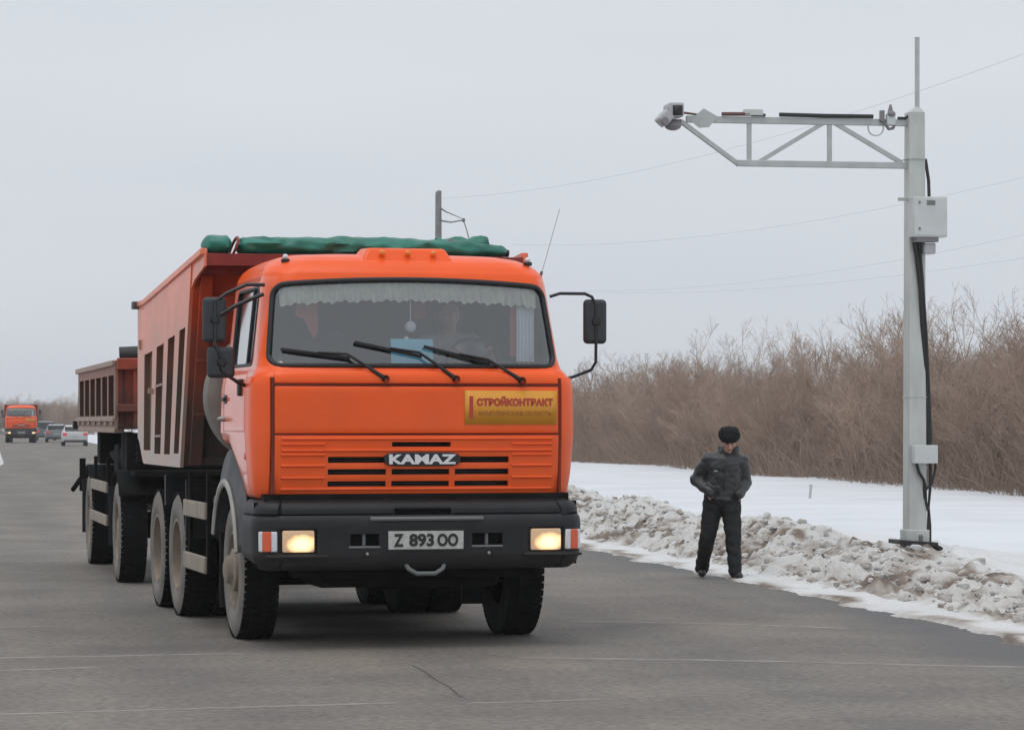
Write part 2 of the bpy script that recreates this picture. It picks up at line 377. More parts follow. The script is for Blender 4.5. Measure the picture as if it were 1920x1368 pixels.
def road_nodes(n, b):
    k = n.links.new; t = n.nodes.new('ShaderNodeTexCoord')
    rot = n.nodes.new('ShaderNodeMapping'); rot.inputs['Rotation'].default_value = (0, 0, R(-10)); k(t.outputs['Object'], rot.inputs[0])
    st = n.nodes.new('ShaderNodeMapping'); st.inputs['Scale'].default_value = (.9, .06, 1); k(rot.outputs[0], st.inputs[0])   # long wheel-worn bands
    z = n.nodes.new('ShaderNodeTexNoise'); z.inputs['Scale'].default_value = 1.0; z.inputs['Detail'].default_value = 4; k(st.outputs[0], z.inputs[0])
    r = n.nodes.new('ShaderNodeValToRGB'); e = r.color_ramp.elements
    e[0].position = .32; e[0].color = (.158, .147, .132, 1); e[1].position = .66; e[1].color = (.215, .188, .160, 1); k(z.outputs[0], r.inputs[0])
    z2 = n.nodes.new('ShaderNodeTexNoise'); z2.inputs['Scale'].default_value = .55; z2.inputs['Detail'].default_value = 9; z2.inputs['Roughness'].default_value = .6; k(rot.outputs[0], z2.inputs[0])
    r2 = n.nodes.new('ShaderNodeValToRGB'); r2.color_ramp.elements[0].position = .35; r2.color_ramp.elements[0].color = (.76, .77, .80, 1); r2.color_ramp.elements[1].position = .62; r2.color_ramp.elements[1].color = (1.09, 1.08, 1.06, 1)
    k(z2.outputs[0], r2.inputs[0])
    mu = n.nodes.new('ShaderNodeMix'); mu.data_type = 'RGBA'; mu.blend_type = 'MULTIPLY'; mu.inputs[0].default_value = 1; k(r.outputs[0], mu.inputs[6]); k(r2.outputs[0], mu.inputs[7])
    z3 = n.nodes.new('ShaderNodeTexNoise'); z3.inputs['Scale'].default_value = 17; z3.inputs['Detail'].default_value = 4; k(t.outputs['Object'], z3.inputs[0])
    r3 = n.nodes.new('ShaderNodeValToRGB'); r3.color_ramp.elements[0].position = .3; r3.color_ramp.elements[0].color = (.70, .70, .70, 1); r3.color_ramp.elements[1].position = .7; r3.color_ramp.elements[1].color = (1.27, 1.27, 1.27, 1); k(z3.outputs[0], r3.inputs[0])
    m2 = n.nodes.new('ShaderNodeMix'); m2.data_type = 'RGBA'; m2.blend_type = 'MULTIPLY'; m2.inputs[0].default_value = .9; k(mu.outputs[2], m2.inputs[6]); k(r3.outputs[0], m2.inputs[7])
    # damp darker band along the right edge (own shape, stored per vertex)
    at = n.nodes.new('ShaderNodeAttribute'); at.attribute_name = 'damp'
    m3 = n.nodes.new('ShaderNodeMix'); m3.data_type = 'RGBA'; k(at.outputs['Fac'], m3.inputs[0]); k(m2.outputs[2], m3.inputs[6]); m3.inputs[7].default_value = (.105, .105, .108, 1)
    # fine cracks
    v = n.nodes.new('ShaderNodeTexVoronoi'); v.feature = 'DISTANCE_TO_EDGE'; v.inputs['Scale'].default_value = .22
    wz = n.nodes.new('ShaderNodeTexNoise'); wz.inputs['Scale'].default_value = 1.5; wz.inputs['Detail'].default_value = 6; k(rot.outputs[0], wz.inputs[0])
    wm = n.nodes.new('ShaderNodeMix'); wm.data_type = 'RGBA'; wm.blend_type = 'LINEAR_LIGHT'; wm.inputs[0].default_value = .5; k(rot.outputs[0], wm.inputs[6]); k(wz.outputs['Color'], wm.inputs[7]); k(wm.outputs[2], v.inputs[0])
    cm = n.nodes.new('ShaderNodeMapRange'); cm.inputs[1].default_value = 0; cm.inputs[2].default_value = .0035; cm.inputs[3].default_value = .45; cm.inputs[4].default_value = 0; k(v.outputs[0], cm.inputs[0])
    m4 = n.nodes.new('ShaderNodeMix'); m4.data_type = 'RGBA'; k(cm.outputs[0], m4.inputs[0]); k(m3.outputs[2], m4.inputs[6]); m4.inputs[7].default_value = (.10, .095, .09, 1)
    k(m4.outputs[2], b.inputs['Base Color']); b.inputs['Roughness'].default_value = .78; b.inputs['Specular IOR Level'].default_value = .35
    bp = n.nodes.new('ShaderNodeBump'); bp.inputs['Strength'].default_value = .5; bp.inputs['Distance'].default_value = .006; k(z3.outputs[0], bp.inputs['Height']); k(bp.outputs[0], b.inputs['Normal'])
M['asphalt'] = ground_mat('asphalt', None, road_nodes)
ys = lin(0, 60, 241) + lin(62, 180, 60) + lin(200, 520, 9)
vs = []; damp = []
NU = 61
for y in ys:
    l, r_ = edge_l(y), edge_r(y) + .12
    for i in range(NU):
        t = i / (NU - 1); x = lerp(l, r_, t); vs.append((x, y, 0))
        d = r_ - x
        wob = noise.noise(Vector((x * .35, y * .12, 3))) * .9 + noise.noise(Vector((x * 1.6, y * .5, 8))) * .35
        f = max(0, min(1, (1.05 + wob - d) * 1.1)) * .75
        q = (x + 3.2 + .2 * (y - 16)) + noise.noise(Vector((x, y * .3, 2))) * .5
        f = max(f, .38 * smst(.7, 0, abs(q)) if y < 33 else 0)
        damp.append(f)
b = MB(); b.add(vs, [(j * NU + i, j * NU + i + 1, (j + 1) * NU + i + 1, (j + 1) * NU + i) for j in range(len(ys) - 1) for i in range(NU - 1)])
ro = b.build('road', 'asphalt', clean=False, smooth=0)
a = ro.data.attributes.new('damp', 'FLOAT', 'POINT'); a.data.foreach_set('value', damp)
tag(ro, kind='structure')
# pale filled cuts across the lanes, laid where they cross the road
def gp(px, py, z=0): Y = F * (CAMH - z) / (py - HOR); return Vector(((px - 960) / F * Y, Y, z))
M['seal'] = mat('pale_joint_filler', (.262, .246, .226), .8, var=.25, vscale=5)
M['crack'] = mat('tar_crack', (.075, .07, .065), .7)
def strip(pts, w_, name, m, z=.0012):
    b = MB(); P = [gp(*p) for p in pts]; Q = []
    for p, q in zip(P, P[1:]):
        n_ = max(2, int((q - p).length / .12))
        Q += [p.lerp(q, i / n_) for i in range(n_)]
    Q.append(P[-1]); vs = []; d = (P[-1] - P[0]).normalized(); nn = Vector((-d.y, d.x, 0))
    for i, p in enumerate(Q):
        wob = .045 * noise.noise(p * 1.3) + .012 * noise.noise(p * 6) ; ww = w_ * (.62 + .9 * abs(noise.noise(p * 1.9 + Vector((4, 4, 4)))))
        if i in (0, len(Q) - 1): ww *= .2
        for s_ in (-1, 1):
            k_ = p + nn * (wob + s_ * ww / 2); vs.append((k_.x, k_.y, z))
    b.add(vs, [(2 * i, 2 * i + 1, 2 * i + 3, 2 * i + 2) for i in range(len(Q) - 1)])
    return tag(b.build(name, m, smooth=0), kind='structure')
strip([(-60, 1340), (420, 1326), (760, 1316)], .10, 'road_joint', 'seal')
strip([(860, 1318), (1160, 1309)], .08, 'road_joint', 'seal')
strip([(-60, 1234), (470, 1224)], .12, 'road_joint', 'seal')
strip([(-60, 1258), (190, 1250)], .11, 'road_joint', 'seal')
strip([(-60, 1176), (120, 1173)], .11, 'road_joint', 'seal')
strip([(970, 1232), (1300, 1236), (1990, 1252)], .12, 'road_joint', 'seal')
strip([(1050, 1163), (1340, 1168), (1600, 1178)], .11, 'road_joint', 'seal')
strip([(772, 1246), (878, 1308)], .022, 'road_crack', 'crack')

# ploughed snow bank and dirty verge on the right
def bank_nodes(n, b):
    k = n.links.new; at = n.nodes.new('ShaderNodeAttribute'); at.attribute_name = 'dirt'
    t = n.nodes.new('ShaderNodeTexCoord')
    z = n.nodes.new('ShaderNodeTexNoise'); z.inputs['Scale'].default_value = 7; z.inputs['Detail'].default_value = 6; k(t.outputs['Object'], z.inputs[0])
    ad = n.nodes.new('ShaderNodeMath'); ad.operation = 'MULTIPLY_ADD'; k(z.outputs[0], ad.inputs[0]); ad.inputs[1].default_value = .5; ad.inputs[2].default_value = -.25
    a2 = n.nodes.new('ShaderNodeMath'); a2.operation = 'ADD'; a2.use_clamp = True; k(at.outputs['Fac'], a2.inputs[0]); k(ad.outputs[0], a2.inputs[1])
    r = n.nodes.new('ShaderNodeValToRGB'); e = r.color_ramp.elements
    e[0].position = .0; e[0].color = (.67, .67, .67, 1)
    e[1].position = 1; e[1].color = (.10, .085, .075, 1)
    q = e.new(.25); q.color = (.56, .545, .52, 1); q = e.new(.5); q.color = (.38, .345, .31, 1); q = e.new(.75); q.color = (.20, .15, .115, 1)
    k(a2.outputs[0], r.inputs[0]); k(r.outputs[0], b.inputs['Base Color']); b.inputs['Roughness'].default_value = .75
    z2 = n.nodes.new('ShaderNodeTexNoise'); z2.inputs['Scale'].default_value = 22; z2.inputs['Detail'].default_value = 5; k(t.outputs['Object'], z2.inputs[0])
    bp = n.nodes.new('ShaderNodeBump'); bp.inputs['Strength'].default_value = .7; bp.inputs['Distance'].default_value = .03; k(z2.outputs[0], bp.inputs['Height']); k(bp.outputs[0], b.inputs['Normal'])
M['bank'] = ground_mat('dirty_snow', None, bank_nodes)
HT = [(18, .03), (27, .04), (29.5, .10), (31.5, .20), (33.5, .22), (36, .32), (45, .40), (60, .42), (90, .4), (160, .3)]
def bank_h(x, y):
    u = x - edge_r(y); H = table(HT, y)[0] * 1.0
    n1 = noise.noise(Vector((x * .5, y * .35, 1.7)))
    foot = .55 + .28 * noise.noise(Vector((y * .35, 0, 9))); crest = 1.95 + .35 * noise.noise(Vector((y * .22, 3, 1)))
    prof = smst(foot, crest, u) * (1 - smst(crest + .1, crest + 1.9, u))
    zone = smst(foot - .05, foot + .3, u) * (1 - smst(crest + .1, crest + .9, u))
    p = Vector((x * 1, y * .8, 0))
    bil = abs(noise.noise(p * 1.9)) * .9 + abs(noise.noise(p * 4.3 + Vector((7, 1, 2)))) * .55 + abs(noise.noise(p * 9 + Vector((1, 5, 4)))) * .42
    z = H * prof * (1 + .35 * n1) + zone * (bil - .40) * .24
    z += .025 * smst(-.1, .3, u) + .07 * smst(2.0, 4.0, u)
    z += .012 * noise.noise(Vector((x * 3, y * 1.5, 4))) * smst(0, .2, u)
    # the mast stands in a mound of ploughed snow
    d = math.hypot(x - 4.5, (y - 33.9) * .75); k_ = smst(1.7, .45, d); lump = abs(noise.noise(Vector((x * 3.1, y * 2.6, 4)))) + .6 * abs(noise.noise(Vector((x * 7, y * 6, 1))))
    z = lerp(z, max(z, .24 + .16 * (lump - .3)), k_); zone = max(zone, k_ * .9 * (x < 4.9))
    return z, zone, bil, foot
vs = []; dirt = []
yb = lin(17, 40, 560) + lin(40.08, 75, 420) + lin(75.3, 165, 180)
NB = 92; ub = [(-.25 + 4.9 * (i / (NB - 1)) ** 1.15) for i in range(NB)]
for y in yb:
    for u in ub:
        jit = 0
        if u < .4: jit = 0
        x = edge_r(y) + u
        z, zone, bil, foot = bank_h(x, y)
        edge_w = .10 + .30 * noise.noise(Vector((y * .9, 2, 0))) + .12 * noise.noise(Vector((x * 5, y * 2.5, 0)))
        if u < edge_w - .02: z = -.012
        e_ = max(0, 1 - abs(u - edge_w - .04) / .20) * (.55 + .9 * noise.noise(Vector((x * 2.2, y * .8, 6))) + .35 * smst(36, 44, y))
        pat = noise.noise(Vector((x * 3.1, y * 2.3, 11))); pit = smst(.42, .12, bil)
        big = noise.noise(Vector((x * .55, y * .45, 21)))
        dv = zone * (.23 + .75 * pit * (.4 + .75 * smst(-.2, .5, big)) + .55 * smst(.15, .5, pat))
        dv += .10 * smst(.1, .5, noise.noise(Vector((x * 1.2, y * .6, 30)))) * (1 - zone)
        dv += .5 * smst(.5, .1, abs(u - foot - .25)) * smst(.2, .45, noise.noise(Vector((y * .7, 1, 40)))) * zone
        # brown earth showing in the hollow behind the walker and on the far crest
        dv += zone * .45 * smst(.15, .5, noise.noise(Vector((x * 1.3, y * .8, 77))))
        dv += .8 * smst(.42, .12, math.hypot((x - 3.7) * 1.0, (y - 29.6) * .55)) + .8 * smst(.4, .1, math.hypot((x - 2.9) * .8, (y - 56) * .12))
        vs.append((x, y, z)); dirt.append(max(0, min(1, dv + e_ * 1.0)))
b = MB(); b.add(vs, [(j * NB + i, j * NB + i + 1, (j + 1) * NB + i + 1, (j + 1) * NB + i) for j in range(len(yb) - 1) for i in range(NB - 1)])
bo = b.build('snow_bank', 'bank', clean=False, smooth=180)
a = bo.data.attributes.new('dirt', 'FLOAT', 'POINT'); a.data.foreach_set('value', dirt)
tag(bo, kind='structure')
# loose clods of ploughed snow lying on the bank
rnd = random.Random(11)
ico = bmesh.new(); bmesh.ops.create_icosphere(ico, subdivisions=2, radius=1); IV = [v.co.copy() for v in ico.verts]; IF = [tuple(v.index for v in f.verts) for f in ico.faces]; ico.free()
vs = []; fs = []; dirt = []
for i in range(5600):
    y = 18 + 62 * rnd.random() ** 1.35; u = rnd.triangular(.35, 2.7, 1.35); x = edge_r(y) + u
    z, zone, bil, foot = bank_h(x, y)
    if zone < .25 and rnd.random() > .05: continue
    r_ = .014 + .055 * rnd.random() ** 2.8; sx, sy, sz = rnd.uniform(.7, 1.5), rnd.uniform(.7, 1.4), rnd.uniform(.5, 1.0); off = Vector((rnd.random() * 50, 0, 0)); rz = Matrix.Rotation(rnd.random() * 6.3, 3, 'Z') @ Matrix.Rotation(rnd.uniform(-.6, .6), 3, 'X')
    d = .10 + .34 * rnd.random() + (.30 * rnd.random() if rnd.random() < .25 else 0); o_ = len(vs)
    for p in IV:
        q = p * (1 + .55 * noise.noise(p * 1.3 + off)); q = Vector((max(-.75, min(.75, q.x)), max(-.8, min(.8, q.y)), max(-.7, min(.7, q.z))))
        q = rz @ Vector((q.x * sx, q.y * sy, q.z * sz)) * r_
        vs.append((x + q.x, y + q.y, z + r_ * .05 + q.z)); dirt.append(d)
    fs += [tuple(k + o_ for k in f) for f in IF]
b = MB(); b.add(vs, fs); co = b.build('snow_clods', 'bank', clean=False, smooth=0)
a = co.data.attributes.new('dirt', 'FLOAT', 'POINT'); a.data.foreach_set('value', dirt)
tag(co, 'broken dirty snow clods lying over the ploughed roadside bank', 'snow', kind='stuff')
# low snow verge on the left of the far road
vs = []; dirt = []; yl = lin(48, 300, 300); NL = 26
for y in yl:
    for i in range(NL):
        u = i / (NL - 1) * 5; x = edge_l(y) - u + .25
        h_ = .03 + .35 * smst(.3, 1.4, u) * (1 - .6 * smst(1.6, 3.2, u)) * (1 + .6 * noise.noise(Vector((x * .8, y * .3, 0)))) + .06 * noise.noise(Vector((x * 3, y * 1.5, 2))) * smst(.3, 1, u)
        if u < .15: h_ = -.01
        vs.append((x, y, h_ if i < NL - 1 else -.06)); dirt.append(.12 + .5 * max(0, noise.noise(Vector((x * 1.5, y * .6, 0)))))
b = MB(); b.add(vs, [(j * NL + i, j * NL + i + 1, (j + 1) * NL + i + 1, (j + 1) * NL + i) for j in range(len(yl) - 1) for i in range(NL - 1)])
lo = b.build('snow_verge', 'bank', clean=False, smooth=180)
a = lo.data.attributes.new('dirt', 'FLOAT', 'POINT'); a.data.foreach_set('value', dirt)
tag(lo, kind='structure')

# ================================================================ THE LORRY
TRK = Vector((-1.03, 23.54, 0)); TRZ = R(14.2)
SW, SD = 'sidewall', 'sidewall_dark'
def make_wheel(parent, loc, side, style='front'):
    """side -1: outer face towards -x. Tyre half width .145, radius .54"""
    wh = part('wheel', parent, loc); s = side
    def tyre(cx):
        prof = [(-.145 + .03, .30), (-.145, .34), (-.150, .42), (-.142, .49), (-.118, .532)]
        full = prof + [(-.06, .54), (0, .542), (.06, .54)] + [(-a, r) for a, r in prof[::-1]]
        mis = [1] * 4 + [0] * 4 + [2] * 4 if s < 0 else [2] * 4 + [0] * 4 + [1] * 4
        q = MB(); q.lathe([(a + cx, r) for a, r in full], 'x', n=64, mis=mis)
        # tread blocks and circumferential grooves
        for k in range(56):
            g = 2 * math.pi * k / 56
            for j, (a0, a1) in enumerate([(-.135, -.085), (-.068, -.008), (.008, .068), (.085, .135)]):
                gg = g + (.028 if j % 2 else 0); rr = .543 if abs((a0 + a1) / 2) < .1 else .533
                rot = Matrix.Rotation(gg, 3, 'X')
                q.box(rot @ Vector(((a0 + a1) / 2, rr, 0)) + Vector((cx, 0, 0)), (a1 - a0, .016, .046), rot, mi=0)
        return q
    tyre(0).build('tyre', ['tread', SW, SD], wh, smooth=40)
    if style == 'dual': tyre(-s * .31).build('tyre', ['tread', SW, SD], wh, smooth=40)
    q = MB()
    if style == 'front':
        q.lathe([(s * .13, .315), (s * .14, .285), (s * .02, .265), (s * .03, .19), (s * .10, .175)], 'x', n=40)
        q.lathe([(s * .10, .175), (s * .145, .165), (s * .16, .12), (s * .20, .10), (s * .215, .06), (s * .217, .0)], 'x', n=32)
        for k in range(10):
            g = k * math.pi / 5; q.lathe([(s * .05, .016), (s * .105, .016), (s * .108, 0)], 'x', (0, .225 * math.cos(g), .225 * math.sin(g)), n=6)
    elif style == 'dual':
        q.lathe([(s * .14, .315), (s * .14, .29), (-s * .06, .27), (-s * .10, .17), (s * .02, .15), (s * .06, .10), (s * .07, 0)], 'x', n=40)
        for k in range(5):
            g = k * 2 * math.pi / 5; rot = Matrix.Rotation(g, 3, 'X')
            q.box(rot @ Vector((-s * .05, .20, 0)), (.10, .16, .07), rot)
    else:
        q.lathe([(s * .13, .315), (s * .135, .29), (s * .05, .27), (s * .07, .17), (s * .13, .12), (s * .14, 0)], 'x', n=40)
    q.build('rim', 'rim', wh, smooth=40)
    return wh

def rbox(c, d, bev=.03): return MB().box(c, d)

CAB = [(1.13, 1.18, -1.255), (1.30, 1.205, -1.285), (1.60, 1.225, -1.305), (1.95, 1.22, -1.305), (2.04, 1.205, -1.30), (2.10, 1.17, -1.265),
       (2.30, 1.15, -1.215), (2.60, 1.118, -1.14), (2.76, 1.10, -1.10), (2.82, 1.085, -1.075), (2.87, 1.055, -1.035), (2.91, 1.01, -.985), (2.945, .94, -.90), (2.97, .84, -.76), (2.985, .70, -.55), (2.99, .50, -.35)]
REAR = .48
def cab_dims(z):
    W, Fy = table(CAB, z); return W, Fy
def zb_of(y): return lerp(1.13, 1.53, max(0, min(1, (y + .62) / .77)))
def cab_ring(z):
    W, Fy = cab_dims(z); top = smst(2.80, 2.99, z)
    rear = REAR - .35 * smst(2.85, 2.99, z) ** 2 * 1.2
    rc = .15 + .10 * smst(2.0, 2.2, z) + .1 * top; rr = .09 + .1 * top; bow = .03 + .045 * smst(2.0, 2.2, z)
    pts = []; yc = Fy + rc
    def bw(x): return bow * (x / W) ** 2
    for i in range(81):
        x = lerp(-(W - rc), W - rc, i / 80); pts.append(('f', x, Fy + bw(x)))
    y1 = Fy + bw(W - rc)
    for i in range(1, 17):
        g = math.pi / 2 * i / 16; pts.append(('f', W - rc + rc * math.sin(g), y1 + rc - rc * math.cos(g)))
    ys_ = y1 + rc
    for i in range(1, 61): pts.append(('s', W, lerp(ys_, rear - rr, i / 60)))
    for i in range(1, 9):
        g = math.pi / 2 * i / 8; pts.append(('r', W - rr + rr * math.cos(g), rear - rr + rr * math.sin(g)))
    for i in range(1, 30): pts.append(('r', lerp(W - rr, -(W - rr), i / 30), rear))
    for i in range(0, 9):
        g = math.pi / 2 * i / 8; pts.append(('r', -(W - rr) - rr * math.sin(g), rear - rr + rr * math.cos(g)))
    for i in range(1, 61): pts.append(('s', -W, lerp(rear - rr, ys_, i / 60)))
    for i in range(1, 16):
        g = math.pi / 2 * i / 16; pts.append(('f', -(W - rc) - rc * math.cos(g), y1 + rc - rc * math.sin(g)))
    return pts
def rrect(x, z, x0, x1, z0, z1, r):
    dx = max(x0 + r - x, x - (x1 - r), 0); dz = max(z0 + r - z, z - (z1 - r), 0)
    if dx > 0 and dz > 0: return math.hypot(dx, dz) < r
    return x0 < x < x1 and z0 < z < z1
def arch(x): return 2.775 - .045 * (x / 1.05) ** 2
def in_screen(x, z):
    W, _ = cab_dims(z); hw = W - .058
    xn = x / hw * 1.06
    return rrect(xn, z - (arch(x) - 2.775), -1.06, 1.06, 2.118 - (arch(x) - 2.775), 2.775, .085)
def in_side(y, z): return rrect(y, z, -.80, .20, 2.13, 2.72, .06)
def build_cab(truck):
    zs = sorted(set([round(z, 4) for z in lin(1.13, 2.06, 40) + lin(2.06, 2.82, 66) + lin(2.82, 2.99, 26)]))
    rings = [cab_ring(z) for z in zs]; n = len(rings[0]); b = MB(); vs = []
    for z, r_ in zip(zs, rings):
        for k, x, y in r_:
            zz = z
            if z < 1.62:
                zb = zb_of(y); zz = zb + (z - 1.13) / (1.62 - 1.13) * (1.62 - zb)
            vs.append((x, y, zz))
    fs = []
    for j in range(len(zs) - 1):
        for i in range(n):
            i2 = (i + 1) % n; k = rings[j][i][0]; k2 = rings[j][i2][0]
            a, c = vs[j * n + i], vs[(j + 1) * n + i2]; cx, cy, cz = [(p + q) / 2 for p, q in zip(a, c)]
            if k == 'f' and k2 in 'fs' and cy < -.7 and in_screen(cx, cz): continue
            if abs(cx) > 1.0 and cy > -.85 and in_side(cy, cz): continue
            if k == 'f' and k2 == 'f' and abs(cx) < .80 and 1.17 < cz < 1.58: continue
            if k == 'r' and False and abs(cx) < .8 and 2.25 < cz < 2.65: continue
            fs.append((j * n + i, j * n + i2, (j + 1) * n + i2, (j + 1) * n + i))
    b.add(vs, fs); b.m = [2 if abs(sum(vs[i][0] for i in f) / 4) > 1.0 and sum(vs[i][1] for i in f) / 4 > -1.02 and sum(vs[i][2] for i in f) / 4 < 2.8 else 0 for f in fs]; top = (len(zs) - 1) * n
    b.f.append(tuple(range(top, top + n))); b.m.append(0)
    used = sorted(set(i for f in b.f for i in f)); mp_ = {k: i for i, k in enumerate(used)}
    b.v = [b.v[k] for k in used]; b.f = [tuple(mp_[i] for i in f) for f in b.f]
    o = b.build('cab', ['orange', 'interior', 'orange_side', 'interior'], truck, smooth=50, solid=.022); o.modifiers['solid'].material_offset = 1; return o
def front_y(x, z):
    W, Fy = cab_dims(z); rc = .15 + .10 * smst(2.0, 2.2, z); bow = .03 + .045 * smst(2.0, 2.2, z)
    if abs(x) <= W - rc: return Fy + bow * (x / W) ** 2
    y1 = Fy + bow * ((W - rc) / W) ** 2; d = min(abs(x) - (W - rc), rc * .999)
    return y1 + rc - math.sqrt(rc * rc - d * d)

def make_truck():
    t = thing('dump_truck', 'large orange tipper lorry with yellow sticker and lit headlamps, filling the near road', 'dump truck', TRK, TRZ, 'orange tipper lorries coming up the road')
    cab = build_cab(t)
    # --- windscreen: rubber seal, glass
    loop = []
    for i in range(200):
        g = 2 * math.pi * i / 200; c, s = math.cos(g), math.sin(g); lo_, hi_ = 0, 2.0
        for _ in range(30):
            mid = (lo_ + hi_) / 2; x, z = c * mid, 2.44 + s * mid * .5
            if 2.0 < z < 2.9 and in_screen(x, z): lo_ = mid
            else: hi_ = mid
        x, z = c * lo_, 2.44 + s * lo_ * .5; loop.append((x, front_y(x, z) - .006, z))
    MB().tube(loop + loop[:2], .021, 8, cap=False).build('windscreen_seal', 'black', t, smooth=60)
    xs_ = lin(-1.10, 1.10, 70); zs_ = lin(2.10, 2.79, 26); b = MB(); P = [(x, front_y(x, z) + .004, z) for z in zs_ for x in xs_]; fs = []
    for j in range(25):
        for i in range(69):
            x, z = (xs_[i] + xs_[i + 1]) / 2, (zs_[j] + zs_[j + 1]) / 2
            if in_screen(x, z) and all(in_screen(xs_[i + q] * .985, min(max(zs_[j + p], 2.13), 2.755)) for q in (0, 1) for p in (0, 1)): fs.append((j * 70 + i, j * 70 + i + 1, (j + 1) * 70 + i + 1, (j + 1) * 70 + i))
    b.add(P, fs); b.build('windscreen', 'glass', t, smooth=180)
    for s in (-1, 1):
        b = patch(lambda u, v: ((s * (cab_dims(v)[0] - .006)), u, v), lin(-.82, .22, 12), lin(2.11, 2.74, 8)); b.build('side_window', 'side_glass', t, smooth=180)
        # frame round the side window and the quarter-light bar
        lp = []
        for i in range(80):
            g = 2 * math.pi * i / 80; c, q = math.cos(g), math.sin(g); lo_, hi_ = 0, 1.2
            for _ in range(26):
                mid = (lo_ + hi_) / 2
                if in_side(-.30 + c * mid, 2.425 + q * mid): lo_ = mid
                else: hi_ = mid
            z = 2.425 + q * lo_; lp.append((s * (cab_dims(z)[0] + .004), -.30 + c * lo_, z))
        MB().tube(lp + lp[:2], .016, 6, cap=False).tube([(s * (cab_dims(2.12)[0]), -.52, 2.12), (s * cab_dims(2.72)[0], -.52, 2.72)], .013).build('side_window_frame', 'black', t, smooth=60)
        # door skin with edges, handle
        d = patch(lambda u, v: (s * (cab_dims(v)[0] + .006), u, v), lin(-.80, .26, 20), lin(1.62, 2.08, 12)).build('door', 'orange_side', t, smooth=180, solid=.014, bevel=.004)
        MB().b2(s * 1.23, s * 1.262, .10, .20, 1.86, 1.89).b2(s * 1.225, s * 1.24, .08, .22, 1.84, 1.91).build('door_handle', 'black', d, bevel=.004)
        MB().box((s * 1.235, -.62, 1.96), (.05, .09, .13)).build('mirror_bracket', 'black', t, bevel=.012)
        MB().lathe([(0, 0), (.0, .02), (s * .05, .02), (s * .07, .012), (s * .07, 0)], 'x', (s * 1.225, .16, 1.72), n=12).build('door_button', 'metal', t)
        MB().lathe([(0, .03), (s * .014, .03), (s * .022, .02), (s * .024, 0)], 'x', (s * 1.222, -.84, 1.44), n=18).build('side_marker_lamp', 'amber_side', t)
    # --- corner fairings beside the front panel
    for s in (-1, 1):
        def cf(u, v, s=s):
            W, Fy = cab_dims(v); x = lerp(1.118, W - .001, min(1, u)); off = .024
            if u <= 1: y = front_y(x, v); g = smst(.2, 1, u); return (s * (x + off * g), y - off * (1 - g), v)
            y0_ = front_y(W - .001, v); return (s * (W + off), lerp(y0_, -.93, u - 1), v)
        patch(cf, lin(0, 1, 14) + lin(1, 2, 5), lin(1.15, 2.035, 16)).build('corner_panel', 'orange', t, smooth=60, solid=.016, bevel=.004)
        MB().b2(s * 1.094, s * 1.113, -1.315, -1.265, 1.155, 2.03).build('panel_gap', 'seam', t)
    # --- front panel: upper cowl, middle panel, slotted grille
    pf = lambda off: (lambda u, v: (u, front_y(u, v) - off, v))
    X = lin(-1.09, 1.09, 30)
    patch(pf(.030), X, lin(1.985, 2.075, 5)).build('cowl_panel', 'orange', t, smooth=60, solid=.028, bevel=.006)
    hood = patch(pf(.034), X, lin(1.612, 1.962, 8)).build('front_panel', 'orange', t, smooth=60, solid=.03, bevel=.008)
    cuts = [(-.206, .247, 1.512, 1.548)] + [(-.69, -.235, 1.392, 1.438), (.28, .70, 1.392, 1.438)]
    for z0, z1 in ((1.302, 1.346), (1.214, 1.257)): cuts += [(-.69, -.247, z0, z1), (-.206, .238, z0, z1), (.28, .70, z0, z1)]
    gr = patch(pf(.034), X, lin(1.155, 1.598, 10), cuts).build('grille_panel', 'orange', t, smooth=60, solid=.03, bevel=.004)
    b = MB()
    for z in (1.572, 1.532, 1.485, 1.452, 1.37, 1.28, 1.195):
        for x0, x1 in ([(-1.04, 1.04)] if z in (1.485, 1.195, 1.572) else [(-1.04, -.715), (.725, 1.04)]):
            pts = [(x, front_y(x, z) - .049, z) for x in lin(x0, x1, 20)]
            b.tube(pts, .013, 8, sc_=(1, .9))
    b.build('grille_rib', 'orange', gr, smooth=60)
    MB().b2(-.85, .85, -1.20, -1.17, 1.15, 1.60).build('radiator_screen', 'chassis', gr)
    b = MB()
    for z in lin(1.2, 1.56, 22): b.b2(-.8, .8, -1.212, -1.204, z, z + .004)
    b.build('radiator_fin', 'steelbar', gr)
    MB().b2(-1.10, 1.10, -1.318, -1.245, 1.962, 1.985).build('upper_seam', 'seam', t)
    MB().b2(-1.10, 1.10, -1.318, -1.245, 1.598, 1.612).build('lower_seam', 'seam', t)
    # --- maker's badge
    bz = 1.418
    poly = []
    for i in range(32):
        g = 2 * math.pi * i / 32; c, s = math.cos(g), math.sin(g)
        poly.append((.025 + (.25 + .042 * abs(c)) * (1 if c > 0 else -1) * (abs(c) ** .25), bz + .052 * (1 if s > 0 else -1) * abs(s) ** .5))
    bd = MB().prism(poly, -1.362, -1.337, 'y').build('badge', 'black_glossy', t, bevel=.004)
    text('KAMAZ', .074, 'badge_lettering', 'chrome', bd, (.025, -1.367, bz), width=.515, depth=.014, bold=.003)
    # --- yellow sticker
    st = patch(lambda u, v: (u, front_y(u, v) - .0525, v), lin(.352, 1.078, 16), [1.678, 1.935])
    st = st.build('yellow_sticker', 'yellow', t, solid=.003)
    yo = -1.3615
    text('СТРОЙКОНТРАКТ', .074, 'sticker_lettering', 'sign_red', st, (.745, yo, 1.855), width=.60, depth=.003, bold=.004, bow=.03)
    text('АКМОЛИНСКАЯ ОБЛАСТЬ', .036, 'sticker_lettering', 'sign_ochre', st, (.745, yo + .001, 1.762), width=.58, depth=.003, bold=.001, bow=.03)
    MB().b2(.388, .416, -1.362, -1.354, 1.725, 1.892).build('sticker_bar', 'sign_red', st)
